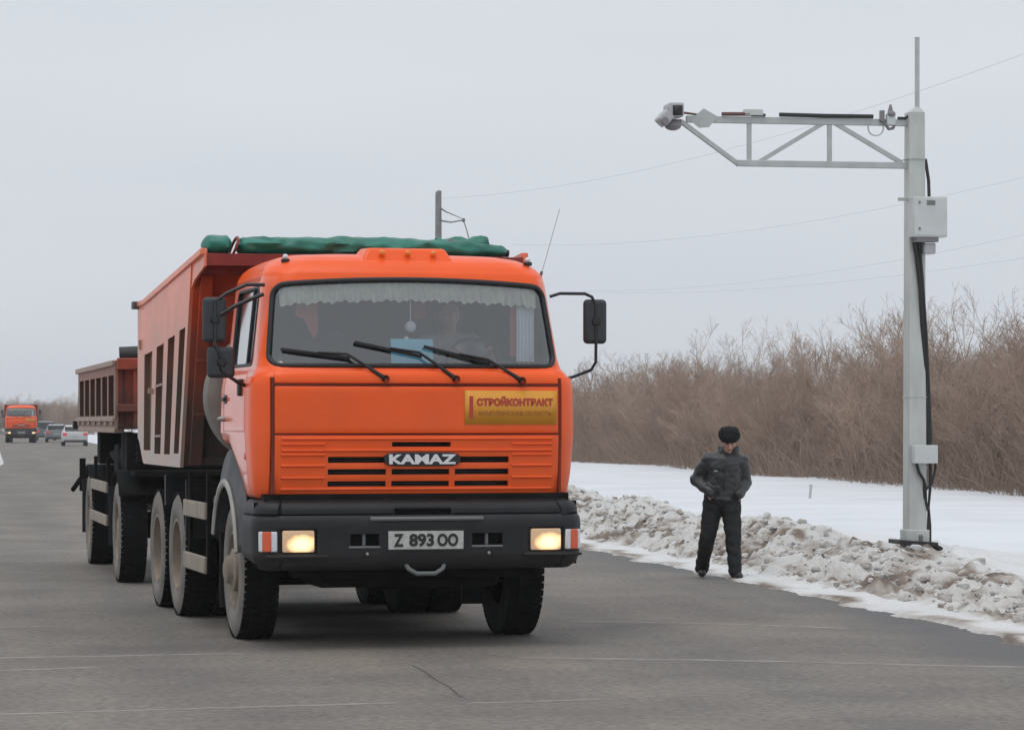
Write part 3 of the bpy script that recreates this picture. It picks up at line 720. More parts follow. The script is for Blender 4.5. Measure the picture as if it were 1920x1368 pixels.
    # --- roof lamps
    q = MB()
    q.add([(x, y, z) for (x, y, z) in [(-.37, -.98, 2.90), (.37, -.98, 2.90), (.37, -.60, 2.95), (-.37, -.60, 2.95), (-.30, -.90, 3.025), (.30, -.90, 3.025), (.30, -.60, 3.035), (-.30, -.60, 3.035)]],
          [(0, 1, 2, 3), (4, 5, 6, 7), (0, 1, 5, 4), (1, 2, 6, 5), (2, 3, 7, 6), (3, 0, 4, 7)])
    q.build('roof_lamp_housing', 'orange', t, bevel=.02)
    for x in (-.2, 0, .2): MB().ball((x, -.955, 2.985), (.026, .022, .022), 14).build('roof_lamp', 'amber', t)
    for x in (-.93, .97):
        MB().lathe([(0, .032), (.02, .036), (.03, .03)], 'z', (x, -.86, 2.905), n=14).ball((x, -.86, 2.95), (.022, .022, .022), 12, mi=1).build('corner_lamp', ['black', 'clear_side'], t)
    # --- wipers
    for (a, bq, c) in (((-1.02, 2.24), (-.51, 2.175), (-.257, 2.02)), ((-.47, 2.295), (.04, 2.19), (.286, 2.02)), ((.06, 2.265), (.57, 2.14), (.80, 2.01))):
        def fp(p, o): return (p[0], front_y(p[0], p[1]) - o, p[1])
        q = MB(); pts = [fp((lerp(a[0], bq[0], i / 8), lerp(a[1], bq[1], i / 8)), .026) for i in range(9)]
        q.tube(pts, .0115, 6, sc_=(.8, 1.3))
        m_ = (lerp(a[0], bq[0], .52), lerp(a[1], bq[1], .52) + .012)
        q.tube([fp(m_, .05), fp((lerp(m_[0], bq[0], .9), bq[1] + .03), .055), fp((lerp(bq[0], c[0], .5), lerp(bq[1], c[1], .5) + .01), .06), fp(c, .055)], [.008, .010, .012, .018], 8)
        q.lathe([(-.06, .025), (-.05, .028), (0, .03)], 'y', (c[0], front_y(*c) - .02, c[1]), n=12)
        q.build('wiper', 'black', t, smooth=50)
    # --- mirrors
    for s, specs in ((-1, [(-1.487, 2.464, .18, .34), (-1.437, 2.145, .21, .235)]), (1, [(1.485, 2.475, .185, .345)])):
        for cx, cz, w_, h_ in specs:
            mo = MB().box((cx, -.95, cz), (w_, .07, h_)).build('mirror', 'mirror_shell', t, bevel=0, smooth=40)
            q = mo.modifiers.new('bevel', 'BEVEL'); q.width = .034; q.segments = 5
            MB().b2(cx - w_ / 2 + .02, cx + w_ / 2 - .02, -.916, -.910, cz - h_ / 2 + .02, cz + h_ / 2 - .02).build('mirror_face', 'mirror_glass', mo)
            MB().lathe([(-.02, .0), (-.018, .028), (0, .036)], 'y', (cx, -.985, cz), n=16).build('mirror_boss', 'black', mo)
        cx = specs[0][0]
        q = MB()
        if s < 0:
            q.tube([(-1.11, -.98, 2.73), (-1.25, -.99, 2.73), (-1.40, -.98, 2.66), (cx, -.985, 2.60), (cx, -.985, 2.0 + .28), (-1.45, -.985, 2.2), (-1.44, -.98, 2.08), (-1.30, -.95, 1.99), (-1.21, -.90, 1.96)], .014, 8)
            q.tube([(-1.12, -.99, 2.66), (-1.22, -1.0, 2.62), (-1.35, -.99, 2.56), (-1.45, -.985, 2.50)], .016, 8)
        else:
            q.tube([(1.12, -.96, 2.665), (1.20, -.97, 2.69), (1.40, -.97, 2.69), (1.455, -.975, 2.665), (cx, -.985, 2.60), (cx, -.985, 2.30), (cx, -.98, 2.16), (1.45, -.97, 2.10), (1.32, -.95, 2.05), (1.22, -.93, 2.02)], .0125, 8)
        q.build('mirror_arm', 'black_glossy', t, smooth=60)
    MB().tube([(1.095, -.75, 2.80), (1.11, -.76, 2.87)], .012).tube([(1.11, -.76, 2.86), (1.18, -.76, 3.10), (1.255, -.76, 3.36)], .0022, 5).build('whip_antenna', 'steelbar', t)
    # --- bumper
    BP = [(.60, .10), (.64, .035), (.70, .01), (.93, .0), (.985, .01), (.99, .03), (1.05, .035), (1.085, .06), (1.11, .12)]
    def bump(u, v):
        off = table(BP, v)[0]; a_ = abs(u); s = 1 if u > 0 else -1
        if a_ <= 1.10: return (u, -1.47 + off + .02 * (a_ / 1.1) ** 2, v)
        g = a_ - 1.10   # goes round the corner
        x = 1.10 + .16 * math.sin(min(1, g / .22) * math.pi / 2); y = -1.45 + .16 * (1 - math.cos(min(1, g / .22) * math.pi / 2)) + max(0, g - .22)
        return (s * (x - off * .6 + max(0, g - .22) * .06), y + off * .7, v + .06 * smst(.05, .5, g) * (v < .68))
    holes = [(-.545, -.33, .777, .865), (.382, .618, .777, .865), (-.207, .228, 1.0, 1.045), (-1.075, -.795, .722, .905), (.818, 1.095, .722, .905)]
    bm_ = patch(bump, lin(-1.62, 1.62, 90), lin(.60, 1.11, 24), holes).build('bumper', 'plastic', t, smooth=40, solid=.018)
    MB().b2(-1.24, 1.24, -1.30, -1.27, .62, 1.10).b2(-.56, .64, -1.41, -1.40, .76, .88).b2(-.25, .25, -1.41, -1.40, .99, 1.06).build('bumper_back', 'chassis', bm_)
    MB().b2(-1.17, 1.17, -1.33, -1.0, 1.06, 1.16).build('bumper_infill', 'chassis', bm_)
    for x in (-.44, .5):
        MB().b2(x - .012, x + .012, -1.45, -1.41, .775, .865).b2(x - .12, x + .12, -1.476, -1.45, .758, .774).build('tow_eye', 'steelbar', bm_, bevel=.005)
        MB().ball((x + (.02 if x < 0 else .01), -1.475, .715), .013, 10).build('bolt', 'metal', bm_)
    MB().tube([(-.39, -1.462, .976), (-.36, -1.482, .976), (.43, -1.482, .976), (.463, -1.462, .976)], .016, 8, sc_=(1, 1)).build('grab_bar', 'steelbar', bm_)
    MB().tube([(-.13, -1.40, .66), (-.10, -1.45, .60), (-.04, -1.46, .565), (.10, -1.46, .565), (.16, -1.45, .60), (.19, -1.40, .66)], .017, 8).build('towing_loop', 'steelbar', t, smooth=60)
    for s, x0, x1, k0, k1 in ((-1, -1.055, -.817, -1.225, -1.085), (1, .841, 1.075, 1.10, 1.235)):
        h = MB().b2(x0 - .02, x1 + .02, -1.44, -1.36, .722, .905).build('headlamp_housing', 'black', t, bevel=.006)
        ln = MB().box((0, 0, 0), (x1 - x0, .03, .160)).build('headlamp', 'lamp', t, bevel=.012, loc=((x0 + x1) / 2, -1.452, .814))
        # indicator round the corner: clear frame with an orange centre
        km = (k0 + k1) / 2; dy = .045; ang = R(24) * s
        q = MB().box((0, 0, 0), (abs(k1 - k0), .03, .150))
        q.build('indicator_lens', 'clear_side', t, bevel=.008, loc=(km + s * .005, -1.432 + .0, .812), rot=(0, 0, ang))
        MB().box((0, 0, 0), (abs(k1 - k0) * .5, .03, .148)).build('indicator', 'amber_side', t, bevel=.006, loc=(km + s * .012 - .0, -1.437, .812), rot=(0, 0, ang))
        MB().b2(x0 - .06 if s > 0 else x0 - .13, x1 + (.16 if s > 0 else .10), -1.482, -1.452, .690, .712).build('lamp_ledge', 'plastic', bm_, bevel=.006)
    pl = MB().b2(-.262, .312, -1.488, -1.478, .748, .884).build('number_plate', 'plate', t, bevel=.003)
    MB().b2(-.275, .325, -1.480, -1.466, .735, .896).build('plate_frame', 'black', pl)
    text('Z', .098, 'plate_character', 'plate_ink', pl, (-.185, -1.490, .816), width=.075, depth=.004, bold=.004)
    text('893', .098, 'plate_character', 'plate_ink', pl, (-.010, -1.490, .816), width=.19, depth=.004, bold=.004)
    text('OO', .098, 'plate_character', 'plate_ink', pl, (.19, -1.490, .816), width=.16, depth=.004, bold=.004)
    # --- front mudguards
    for s in (-1, 1):
        q = MB(); cy, cz = .02, .56; outer = []; inner = []
        for i in range(25):
            g = R(168 - i * 6.1)     # from front low to rear
            y, z = cy + .63 * math.cos(g), cz + .66 * math.sin(g); inner.append((y, z))
            k = .16 + .10 * smst(168, 100, 168 - i * 6.1) ; outer.append((cy + (.63 + k) * math.cos(g) * (1.12 if math.cos(g) < 0 else .96), cz + (.66 + k) * math.sin(g)))
        n = 25
        def P(lst, x): return [(x, y, min(z, zb_of(y) + .05)) for y, z in lst]
        for i in range(n - 1):
            for (A, B) in (((inner, s * 1.25), (outer, s * 1.20)),):
                a0, a1, b0, b1 = P(A[0], A[1])[i], P(A[0], A[1])[i + 1], P(B[0], B[1])[i], P(B[0], B[1])[i + 1]
                q.add([a0, a1, b1, b0], [(0, 1, 2, 3)])
            a0, a1 = P(inner, s * 1.25)[i], P(inner, s * 1.25)[i + 1]
            q.add([a0, a1, (s * .86, a1[1], a1[2] + .03), (s * .86, a0[1], a0[2] + .03)], [(0, 1, 2, 3)])
        fo = q.build('mudguard', 'fender', t, smooth=50, solid=.015)
        MB().tube(P(inner, s * 1.262), .024, 8, sc_=(1.3, .8)).build('mudguard_edge', 'fender_edge', fo, smooth=60)
    for s in (-1, 1): MB().b2(s * .80, s * 1.20, .66, .675, .20, .95).build('mudflap', 'black', t)  # flaps added behind the front wheels to block side light underneath
    # --- wheels
    for s in (-1, 1):
        wz = make_wheel(t, (s * 1.055, 0, .54), s, 'front')
        for y in (2.84, 4.16): make_wheel(t, (s * 1.115, y, .54), s, 'dual')
    # --- chassis, axles, engine sump, tanks
    q = MB()
    for s in (-1, 1): q.b2(s * .38, s * .46, -1.2, 4.9, .82, 1.08)
    for y in (-1.1, .6, 1.6, 2.3, 3.5, 4.7): q.b2(-.38, .38, y, y + .12, .86, 1.04)
    q.build('chassis_frame', 'chassis', t, bevel=.006)
    for y in (0, 2.84, 4.16):
        q = MB().tube([(-1.0, y, .54), (-.6, y, .50 if y == 0 else .54), (.6, y, .50 if y == 0 else .54), (1.0, y, .54)], .075, 12)
        if y: q.ball((0, y, .54), (.22, .24, .2), 16)
        for s in (-1, 1): q.b2(s * .40 - .04, s * .40 + .04, y - .55, y + .55, .62, .70)
        q.build('axle', 'chassis', t, smooth=50)
    MB().b2(-.36, .36, -1.1, .1, .62, 1.3).b2(-.25, .25, -.9, -.1, .42, .62).b2(-.2, .2, .1, 1.5, .60, .95).build('engine_sump', 'chassis', t, bevel=.03)
    UB = MB().b2(-.72, .72, -1.0, .35, .44, .98).b2(-.95, .95, -1.18, -1.10, .52, .80).b2(-.9, .9, .9, 1.9, .36, .6).b2(-.66, .66, 2.3, 4.7, .40, .7).b2(-.78, .78, .4, 2.1, .60, 1.0).b2(-.60, .60, 2.1, 4.6, .66, 1.1); UB.build_each('underbody_light_block', 'chassis', t, bevel=.05)  # plain blocks added under the chassis to keep light off the road
    MB().tube([(-.62, -.55, .66), (-.3, -.6, .50), (.3, -.6, .50), (.75, -.5, .62)], .035, 8).tube([(-.9, -.35, .46), (.9, -.35, .46)], .025, 8).build('steering_rod', 'chassis', t)
    MB().b2(-.95, -.5, -1.15, -.75, .70, 1.05).b2(.5, .95, -1.15, -.75, .70, 1.05).build_each('cab_mount', 'chassis', t, bevel=.02)
    for s in (-1, 1):
        MB().lathe([(.95, 0), (.95, .26), (.97, .29), (1.95, .29), (1.97, .26), (1.97, 0)], 'y', (s * .80, 0, .86), n=28).build('fuel_tank', 'chassis', t)
        g = MB().b2(s * 1.27, s * 1.30, .88, 2.12, .90, 1.04).b2(s * 1.27, s * 1.30, .88, 2.12, .46, .60)
        g.build_each('side_guard_rail', 'guard', t, bevel=.01)
        MB().b2(s * 1.235, s * 1.268, .92, .98, .44, 1.28).b2(s * 1.235, s * 1.268, 1.96, 2.02, .44, 1.28).b2(s * .46, s * 1.25, .92, .97, 1.10, 1.16).b2(s * .46, s * 1.25, 1.96, 2.01, 1.10, 1.16).build_each('side_guard_post', 'chassis', t, bevel=.006)
        MB().b2(s * .62, s * 1.27, 3.47, 3.53, .95, 1.22).b2(s * .62, s * 1.27, 2.15, 2.18, .70, 1.2).build_each('mudflap', 'black', t)
    MB().lathe([(0, 0), (0, .11), (.35, .11), (.35, 0)], 'y', (-1.10, .62, 1.05), n=20).build('air_tank', 'guard', t)
    # --- spare wheel behind the cab
    q = MB(); prof = [(-.12, .30), (-.145, .34), (-.150, .42), (-.142, .49), (-.118, .532)]
    full = prof + [(-.06, .54), (0, .542), (.06, .54)] + [(-a, r) for a, r in prof[::-1]]
    q.lathe(full, 'y', (0, 0, 0), n=64, mis=[1] * 12).lathe([(-.13, .31), (-.05, .27), (-.03, 0)], 'y', n=32, mi=2)
    q.build('spare_wheel', ['sidewall_dark', 'sidewall', 'rim'], t, loc=(-.765, .84, 1.90))
    MB().b2(-.82, -.70, .98, 1.04, 1.0, 2.1).b2(-1.0, -.5, .68, 1.04, 1.30, 1.36).build('spare_wheel_bracket', 'chassis', t, bevel=.01)
    # --- tipper body
    ZT = lambda y: lerp(3.06, 2.80, max(0, min(1, (y - .62) / 3.7)))
    YF = lambda z: lerp(1.98, 1.26, (z - 1.31) / (2.96 - 1.31))
    YR = 4.90
    def side(x):
        def f(u, v):
            zb = 1.31 + .24 * smst(.84, 1, u); y0_ = YF(lerp(zb, 2.9, v)); y = lerp(y0_, YR, u); return (x, y, lerp(zb, ZT(y), v))
        return f
    V = lambda z: (z - 1.31) / 1.55
    hol = [(.045, .150, V(1.42), V(2.40)), (.235, .365, V(1.41), V(2.385)), (.445, .590, V(1.41), V(2.37)), (.680, .850, V(1.44), V(2.36))]
    body = MB()
    for s in (-1, 1):
        body.v += []  # side sheets are added below as their own meshes
    floor = MB().b2(-1.25, 1.25, 1.95, YR - .03, 1.33, 1.40)
    floor.add([(-1.318, YF(1.33) + .02, 1.33), (1.318, YF(1.33) + .02, 1.33), (1.318, YF(2.95) + .02, 2.95), (-1.318, YF(2.95) + .02, 2.95)], [(0, 1, 2, 3)])
    floor.b2(-1.28, 1.28, YR - .05, YR, 1.42, 2.80)
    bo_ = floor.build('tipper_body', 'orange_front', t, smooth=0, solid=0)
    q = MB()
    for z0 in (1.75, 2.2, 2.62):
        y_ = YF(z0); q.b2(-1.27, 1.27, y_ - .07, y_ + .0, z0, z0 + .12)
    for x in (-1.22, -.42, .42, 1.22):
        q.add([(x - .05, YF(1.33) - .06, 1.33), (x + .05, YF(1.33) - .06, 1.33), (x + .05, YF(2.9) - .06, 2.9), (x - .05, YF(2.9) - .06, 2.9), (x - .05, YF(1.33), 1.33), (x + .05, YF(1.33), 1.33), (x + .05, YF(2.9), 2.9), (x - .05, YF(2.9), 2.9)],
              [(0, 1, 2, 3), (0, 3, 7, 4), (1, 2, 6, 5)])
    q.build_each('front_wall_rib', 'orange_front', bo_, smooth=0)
    for s in (-1, 1):
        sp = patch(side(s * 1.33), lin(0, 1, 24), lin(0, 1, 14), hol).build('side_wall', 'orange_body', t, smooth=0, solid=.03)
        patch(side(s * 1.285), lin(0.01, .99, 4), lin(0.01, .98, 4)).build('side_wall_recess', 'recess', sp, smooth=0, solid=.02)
        q = MB()
        for u0, u1, v0, v1 in hol:      # returns of each rib
            for u in (u0, u1):
                A, B = side(s * 1.343), side(s * 1.292)
                p = [A(u, v0), A(u, v1), B(u, v1), B(u, v0)]; d_ = .006 if u == u0 else -.006
                q.add(p + [(a_, c_ + d_, e_) for a_, c_, e_ in p], [(0, 1, 2, 3), (4, 5, 6, 7), (0, 1, 5, 4)])
            A, B = side(s * 1.343), side(s * 1.292)
            q.add([A(u0, v1), A(u1, v1), B(u1, v1), B(u0, v1)], [(0, 1, 2, 3)]); q.add([A(u0, v0), A(u1, v0), B(u1, v0), B(u0, v0)], [(0, 1, 2, 3)])
        q.build_each('rib_flange', 'recess', sp, smooth=0)
        uu0, uu1 = hol[2][0], hol[2][1]; A = side(s * 1.34)
        q = MB()
        for v in (V(2.02), V(1.57)): q.bar(A(uu0, v), A(uu1, v), .02, .02)
        q.build_each('ladder_rung', 'rib', sp)
        q = MB(); p = A(.645, V(1.98)); q.bar(p, (p[0] + s * .05, p[1], p[2] + .01), .03, .05); p = A(.93, V(2.42)); q.box(p, (.05, .05, .09)); q.build_each('tarp_hook', 'rib', sp)
        # top rail and canopy cheek
        q = MB(); q.bar((s * 1.335, 4.30, ZT(4.3) + .01), (s * 1.335, .64, ZT(.64) + .01), .06, .055).bar((s * 1.335, 4.90, 2.80), (s * 1.335, 4.28, 2.81), .06, .05)
        q.build('top_rail', 'orange_body', t, bevel=.008)
        MB().prism([(.62, 3.06), (1.6, ZT(1.6)), (YF(2.80) + .02, 2.80), (1.20, 2.86), (.62, 2.95)], s * 1.315, s * 1.335, 'x').build('canopy_cheek', 'orange_body', t, smooth=0)
    MB().b2(-1.32, 1.32, .62, .68, 2.955, 3.055).add([(-1.315, .64, 3.03), (1.315, .64, 3.03), (1.315, 1.30, 2.93), (-1.315, 1.30, 2.93)], [(0, 1, 2, 3)]).b2(-1.30, 1.30, .95, 1.02, 2.90, 2.97).build('canopy', 'red_dark', t, bevel=.004)
    MB().b2(-1.40, -1.33, 4.80, 4.95, 2.76, 2.83).b2(1.33, 1.40, 4.80, 4.95, 2.76, 2.83).build_each('tailgate_hinge', 'fender', t, bevel=.006)
    # --- cab interior
    MB().b2(-1.08, 1.08, -1.16, -.86, 1.95, 2.115).b2(.35, .95, -1.0, -.80, 2.08, 2.14).build('dashboard', 'interior', t, bevel=.03)
    MB().b2(-1.12, 1.12, -1.1, .40, 1.58, 1.62).build('cab_floor', 'interior', t)
    MB().b2(-1.05, 1.05, .40, .43, 1.62, 2.82).build('cab_back_trim', 'interior', t)
    for x in (-.55, .55):
        sq = MB().b2(x - .25, x + .25, -.45, .05, 1.80, 1.95).b2(x - .25, x + .25, .02, .15, 1.92, 2.42).build('seat', 'seat', t, bevel=.04)
        MB().b2(x - .13, x + .13, .03, .12, 2.45, 2.60).build('headrest', 'seat', sq, bevel=.03)
    ring = [(.58 + .22 * math.cos(a_ * math.pi / 16), -.72 + .10 * math.sin(a_ * math.pi / 16), 2.15 + .19 * math.sin(a_ * math.pi / 16)) for a_ in range(34)]
    MB().tube(ring, .013, 8, cap=False).tube([(.38, -.72, 2.15), (.78, -.72, 2.15)], .012).tube([(.58, -.72, 2.15), (.58, -.9, 1.9)], .03).build('steering_wheel', 'black', t, smooth=60)
    # pleated curtain band along the screen top, side curtain
    q = MB(); N = 220; P = []
    for i in range(N + 1):
        x = lerp(-1.0, 1.0, i / N); pl_ = .012 * math.sin(i * .9) + .006 * math.sin(i * 2.3); zt = arch(x) - .005
        lowz = zt - .155 - .008 * math.sin(i * .33) - .006 * math.sin(i * .9)
        for z, k in ((zt, .2), (zt - .05, .6), (zt - .06, 1.2), (lowz, 1.4)): P.append((x, front_y(x, min(z, 2.75)) + .055 + pl_ * k, z))
    q.add(P, [(i * 4 + k, (i + 1) * 4 + k, (i + 1) * 4 + k + 1, i * 4 + k + 1) for i in range(N) for k in range(3)])
    q.build('screen_curtain', 'curtain', t, smooth=180)
    q = MB(); P = []
    for i in range(41):
        x = lerp(.845, 1.0, i / 40); 
        for z in (2.62, 2.40, 2.16): P.append((x + .0 * z, -1.0 + .04 * (x - .8) + .014 * math.sin(i * .8) + .25 * (x - .845) , z))
    q.add(P, [(i * 3 + k, (i + 1) * 3 + k, (i + 1) * 3 + k + 1, i * 3 + k + 1) for i in range(40) for k in range(2)])
    q.build('side_curtain', 'white_cloth', t, smooth=180)
    MB().b2(-1.07, -1.05, -.92, .30, 2.05, 2.75).build('side_light_block', 'interior', t)  # added dark panel that blocks the bright sky through the left side window
    MB().b2(.80, .845, -.98, -.96, 2.2, 2.6).build('curtain_border', 'red_cloth', t)
    q = MB(); P = [(-.86, 2.62), (-.70, 2.62), (-.695, 2.38), (-.73, 2.33), (-.77, 2.40), (-.80, 2.47), (-.87, 2.50)]
    q.prism(P, -.95, -.94, 'y').build('hanging_pennant', 'red_cloth', t)
    MB().b2(.12, .22, -.60, -.59, 2.50, 2.62).build('rear_pennant', 'red_cloth', t)
    return t
truck = make_truck()

def in_truck(loc, rz=0):
    """world transform of a thing that rests on or in the lorry"""
    m = Matrix.Translation(TRK) @ Matrix.Rotation(TRZ, 4, 'Z') @ Vector(loc); return m, TRZ + rz
# blue sheet standing on the dashboard
p, rz = in_truck((0, -1.12, 2.115))
o = MB().prism([(-.163, .012), (.163, .012), (.163, .215), (.10, .213), (-.163, .215)], -.004, 0, 'y').build('blue_sheet', 'blue', loc=p, rot=(R(-9), 0, rz))
tag(o, 'blue paper sheet standing behind the windscreen of the near orange lorry', 'paper')
p, rz = in_truck((0.0, -1.05, 2.44))
q = MB().tube([(0, 0, 0), (0, 0, .25)], .004, 6).ball((0, 0, -.02), (.046, .04, .044), 16).ball((-.035, 0, -.12), (.025, .02, .03), 12).tube([(-.03, 0, -.15), (-.05, 0, -.2)], .02, 8)
o = q.build('hanging_ornament', 'white_cloth', loc=p, rot=(0, 0, rz)); tag(o, 'small white round ornament hanging behind the near lorry windscreen, above the blue sheet', 'ornament')

# rolled green tarpaulin on the tipper canopy
def tarp():
    t = thing('tarpaulin', 'rolled green tarpaulin lying across the front top of the near lorry tipper body', 'tarpaulin', *in_truck((0, .80, 3.05)))
    def roll(x0, x1, n, seed, end=0.0, name='tarp_roll'):
        q = MB(); vs = []; K = 26; rn = Vector((seed, seed * 2.3, 0))
        for i in range(n + 1):
            tt = i / n; x = lerp(x0, x1, tt); e = min(1, (min(tt, 1 - tt) * (x1 - x0) / .05)) ** .5 if 0 < tt < 1 else .12
            sg = .080 * (1 - end * smst(.80, 1, tt) * .55) * max(.15, e) * (1 + .13 * noise.noise(Vector((x * 3.2, seed, 0))))
            for k in range(K):
                g = 2 * math.pi * k / K; c, s = math.cos(g), math.sin(g)
                fold = 1 + .10 * noise.noise(Vector((x * 3.0, c * 1.2, s * 1.2)) + rn) + .17 * noise.noise(Vector((x * 9 + c * 2, c * 2.2, s * 2.2)) + rn) + .02 * math.sin(x * 21 + 3 * g + 5 * noise.noise(Vector((x * 2, 0, seed))))
                zz = sg * fold * s; zz = max(zz, -.07)
                vs.append((x, sg * 2.1 * fold * c, .075 + zz - .02 * end * smst(.55, 1, tt) + .008 * noise.noise(Vector((x * 2, 3, seed)))))
        fs = [(i * K + k, i * K + (k + 1) % K, (i + 1) * K + (k + 1) % K, (i + 1) * K + k) for i in range(n) for k in range(K)] + [tuple(range(K)), tuple(n * K + k for k in range(K))]
        q.add(vs, fs); return q.build(name, 'tarp', t, smooth=70)
    roll(-1.335, -1.085, 24, 3.1); roll(-1.055, 1.22, 200, 7.7, .7)
    q = MB(); vs = []
    for i in range(9):
        for k in range(5): vs.append((.62 + i * .055, -.05 + k * .04, .10 + .06 * math.sin(k * .7) + .035 * (i / 8) * smst(0, 1, k / 4) + .015 * math.sin(i * 1.7 + k)))
    q.add(vs, [(i * 5 + k, (i + 1) * 5 + k, (i + 1) * 5 + k + 1, i * 5 + k + 1) for i in range(8) for k in range(4)]); q.build('loose_flap', 'tarp', t, smooth=70, solid=.012)
    for x in (-1.07, .70): 
        lp = [(x + .03 * math.sin(a_), .145 * math.cos(a_), .06 + .085 * math.sin(a_)) for a_ in lin(0, 6.283, 20)]
        MB().tube(lp, .012, 6, cap=False).build('strap', 'red_dark', t)
    MB().tube([(1.18, 0, .05), (1.235, 0, .045)], [.035, .03], 10).build('roll_tube', 'black', t)
    return t
tarp()

# ================================================================ PEOPLE
def capsule(b, a, c, ra, rc, flat=1.0, n=16, mi=0):
    """tapered limb segment with rounded ends; flat squashes it front to back"""
    a, c = Vector(a), Vector(c); d = (c - a); L_ = d.length; t = d / L_ if L_ > 1e-6 else Vector((0, 0, 1)); pts = []; rs = []
    for k in range(6): g = math.pi / 2 * (1 - k / 6); pts.append(a - t * ra * math.sin(g)); rs.append(max(1e-3, ra * math.cos(g)))
    for k in range(5): pts.append(a.lerp(c, k / 4)); rs.append(lerp(ra, rc, k / 4))
    for k in range(1, 7): g = math.pi / 2 * k / 6; pts.append(c + t * rc * math.sin(g)); rs.append(max(1e-3, rc * math.cos(g)))
    q = MB(); q.tube(pts, rs, n); m = (a + c) / 2
    b.add([(p[0], m.y + (p[1] - m.y) * flat if abs(d.z) > .4 * L_ else p[1], p[2]) for p in q.v], q.f, mi)
def baked(b, name, m, parent, voxel=.012, smooth_it=8, wrinkle=0.0, wscale=9):
    o = b.build(name, m, None, smooth=0, clean=False)
    r = o.modifiers.new('r', 'REMESH'); r.mode = 'VOXEL'; r.voxel_size = voxel
    s = o.modifiers.new('s', 'SMOOTH'); s.factor = .5; s.iterations = smooth_it
    dg = bpy.context.evaluated_depsgraph_get(); me = bpy.data.meshes.new_from_object(o.evaluated_get(dg))
    sc.collection.objects.unlink(o); bpy.data.objects.remove(o)
    if wrinkle:
        for v in me.vertices:
            p = v.co.copy(); nrm = v.normal.copy()
            k = noise.noise(Vector((p.x * wscale, p.y * wscale, p.z * wscale * 2.2))) + .5 * noise.noise(Vector((p.x * wscale * 2.3, p.y * wscale * 2.3, p.z * wscale * 3.5 + 9)))
            v.co = p + nrm * k * wrinkle
    me.materials.clear(); me.materials.append(M[m])
    for p in me.polygons: p.use_smooth = True; p.material_index = 0
    me.name = name; o = bpy.data.objects.new(name, me); sc.collection.objects.link(o); o.parent = parent
    return o
def head(b, c, s=1.0, look=(0, -1, 0), down=.0):
    """skull, jaw, nose, brow, ears around centre c facing -y, tilted forward by down"""
    q = MB()
    q.ball((0, .01, .03), (.076 * s, .095 * s, .095 * s), 20); q.ball((0, -.022, -.045), (.058 * s, .068 * s, .07 * s), 16)
    q.ball((0, -.05, -.09), (.032 * s, .03 * s, .028 * s), 12)
    q.add(*_cap((0, -.088, .015), (0, -.108, -.028), .009, .014)); q.ball((0, -.092, -.062), (.026, .012, .012), 10)
    q.add(*_cap((-.045, -.078, .034), (.045, -.078, .034), .013, .013))
    for x in (-1, 1): q.ball((x * .080, .01, -.005), (.012, .022, .034), 10); q.ball((x * .045, -.06, -.02), (.025, .02, .024), 10)
    rot = Matrix.Rotation(down, 3, 'X')
    b.add([rot @ Vector(p) + Vector(c) for p in q.v], q.f)
def _cap(a, c, ra, rc):
    q = MB(); capsule(q, a, c, ra, rc); return q.v, q.f
def hand(b, wrist, direction, curl=1.0, side=1):
    """palm and five separate bent fingers of unequal length"""
    w_ = Vector(wrist); d = Vector(direction).normalized(); up = Vector((0, -1, 0)); sx = d.cross(up).normalized()
    pal = w_ + d * .05
    for k in (-1.2, -.4, .4, 1.2): capsule(b, w_ + sx * k * .012, pal + d * .035 + sx * k * .020, .016, .012)
    for k, ln in ((-1.5, .058), (-.5, .07), (.5, .075), (1.5, .066)):
        p0 = pal + d * .035 + sx * k * .0175; p1 = p0 + (d * .9 - up * .3 * -curl).normalized() * ln * .5; p2 = p1 + (d * .4 + up * -.9 * -curl * -1).normalized() * ln * .45
        capsule(b, p0, p1, .009, .008, n=10); capsule(b, p1, p2, .008, .007, n=10)
    t0 = w_ + d * .03 + sx * side * .028; t1 = t0 + (d * .6 + sx * side * .7).normalized() * .035; t2 = t1 + (d + up * .3).normalized() * .03
    capsule(b, t0, t1, .012, .010, n=10); capsule(b, t1, t2, .010, .008, n=10)

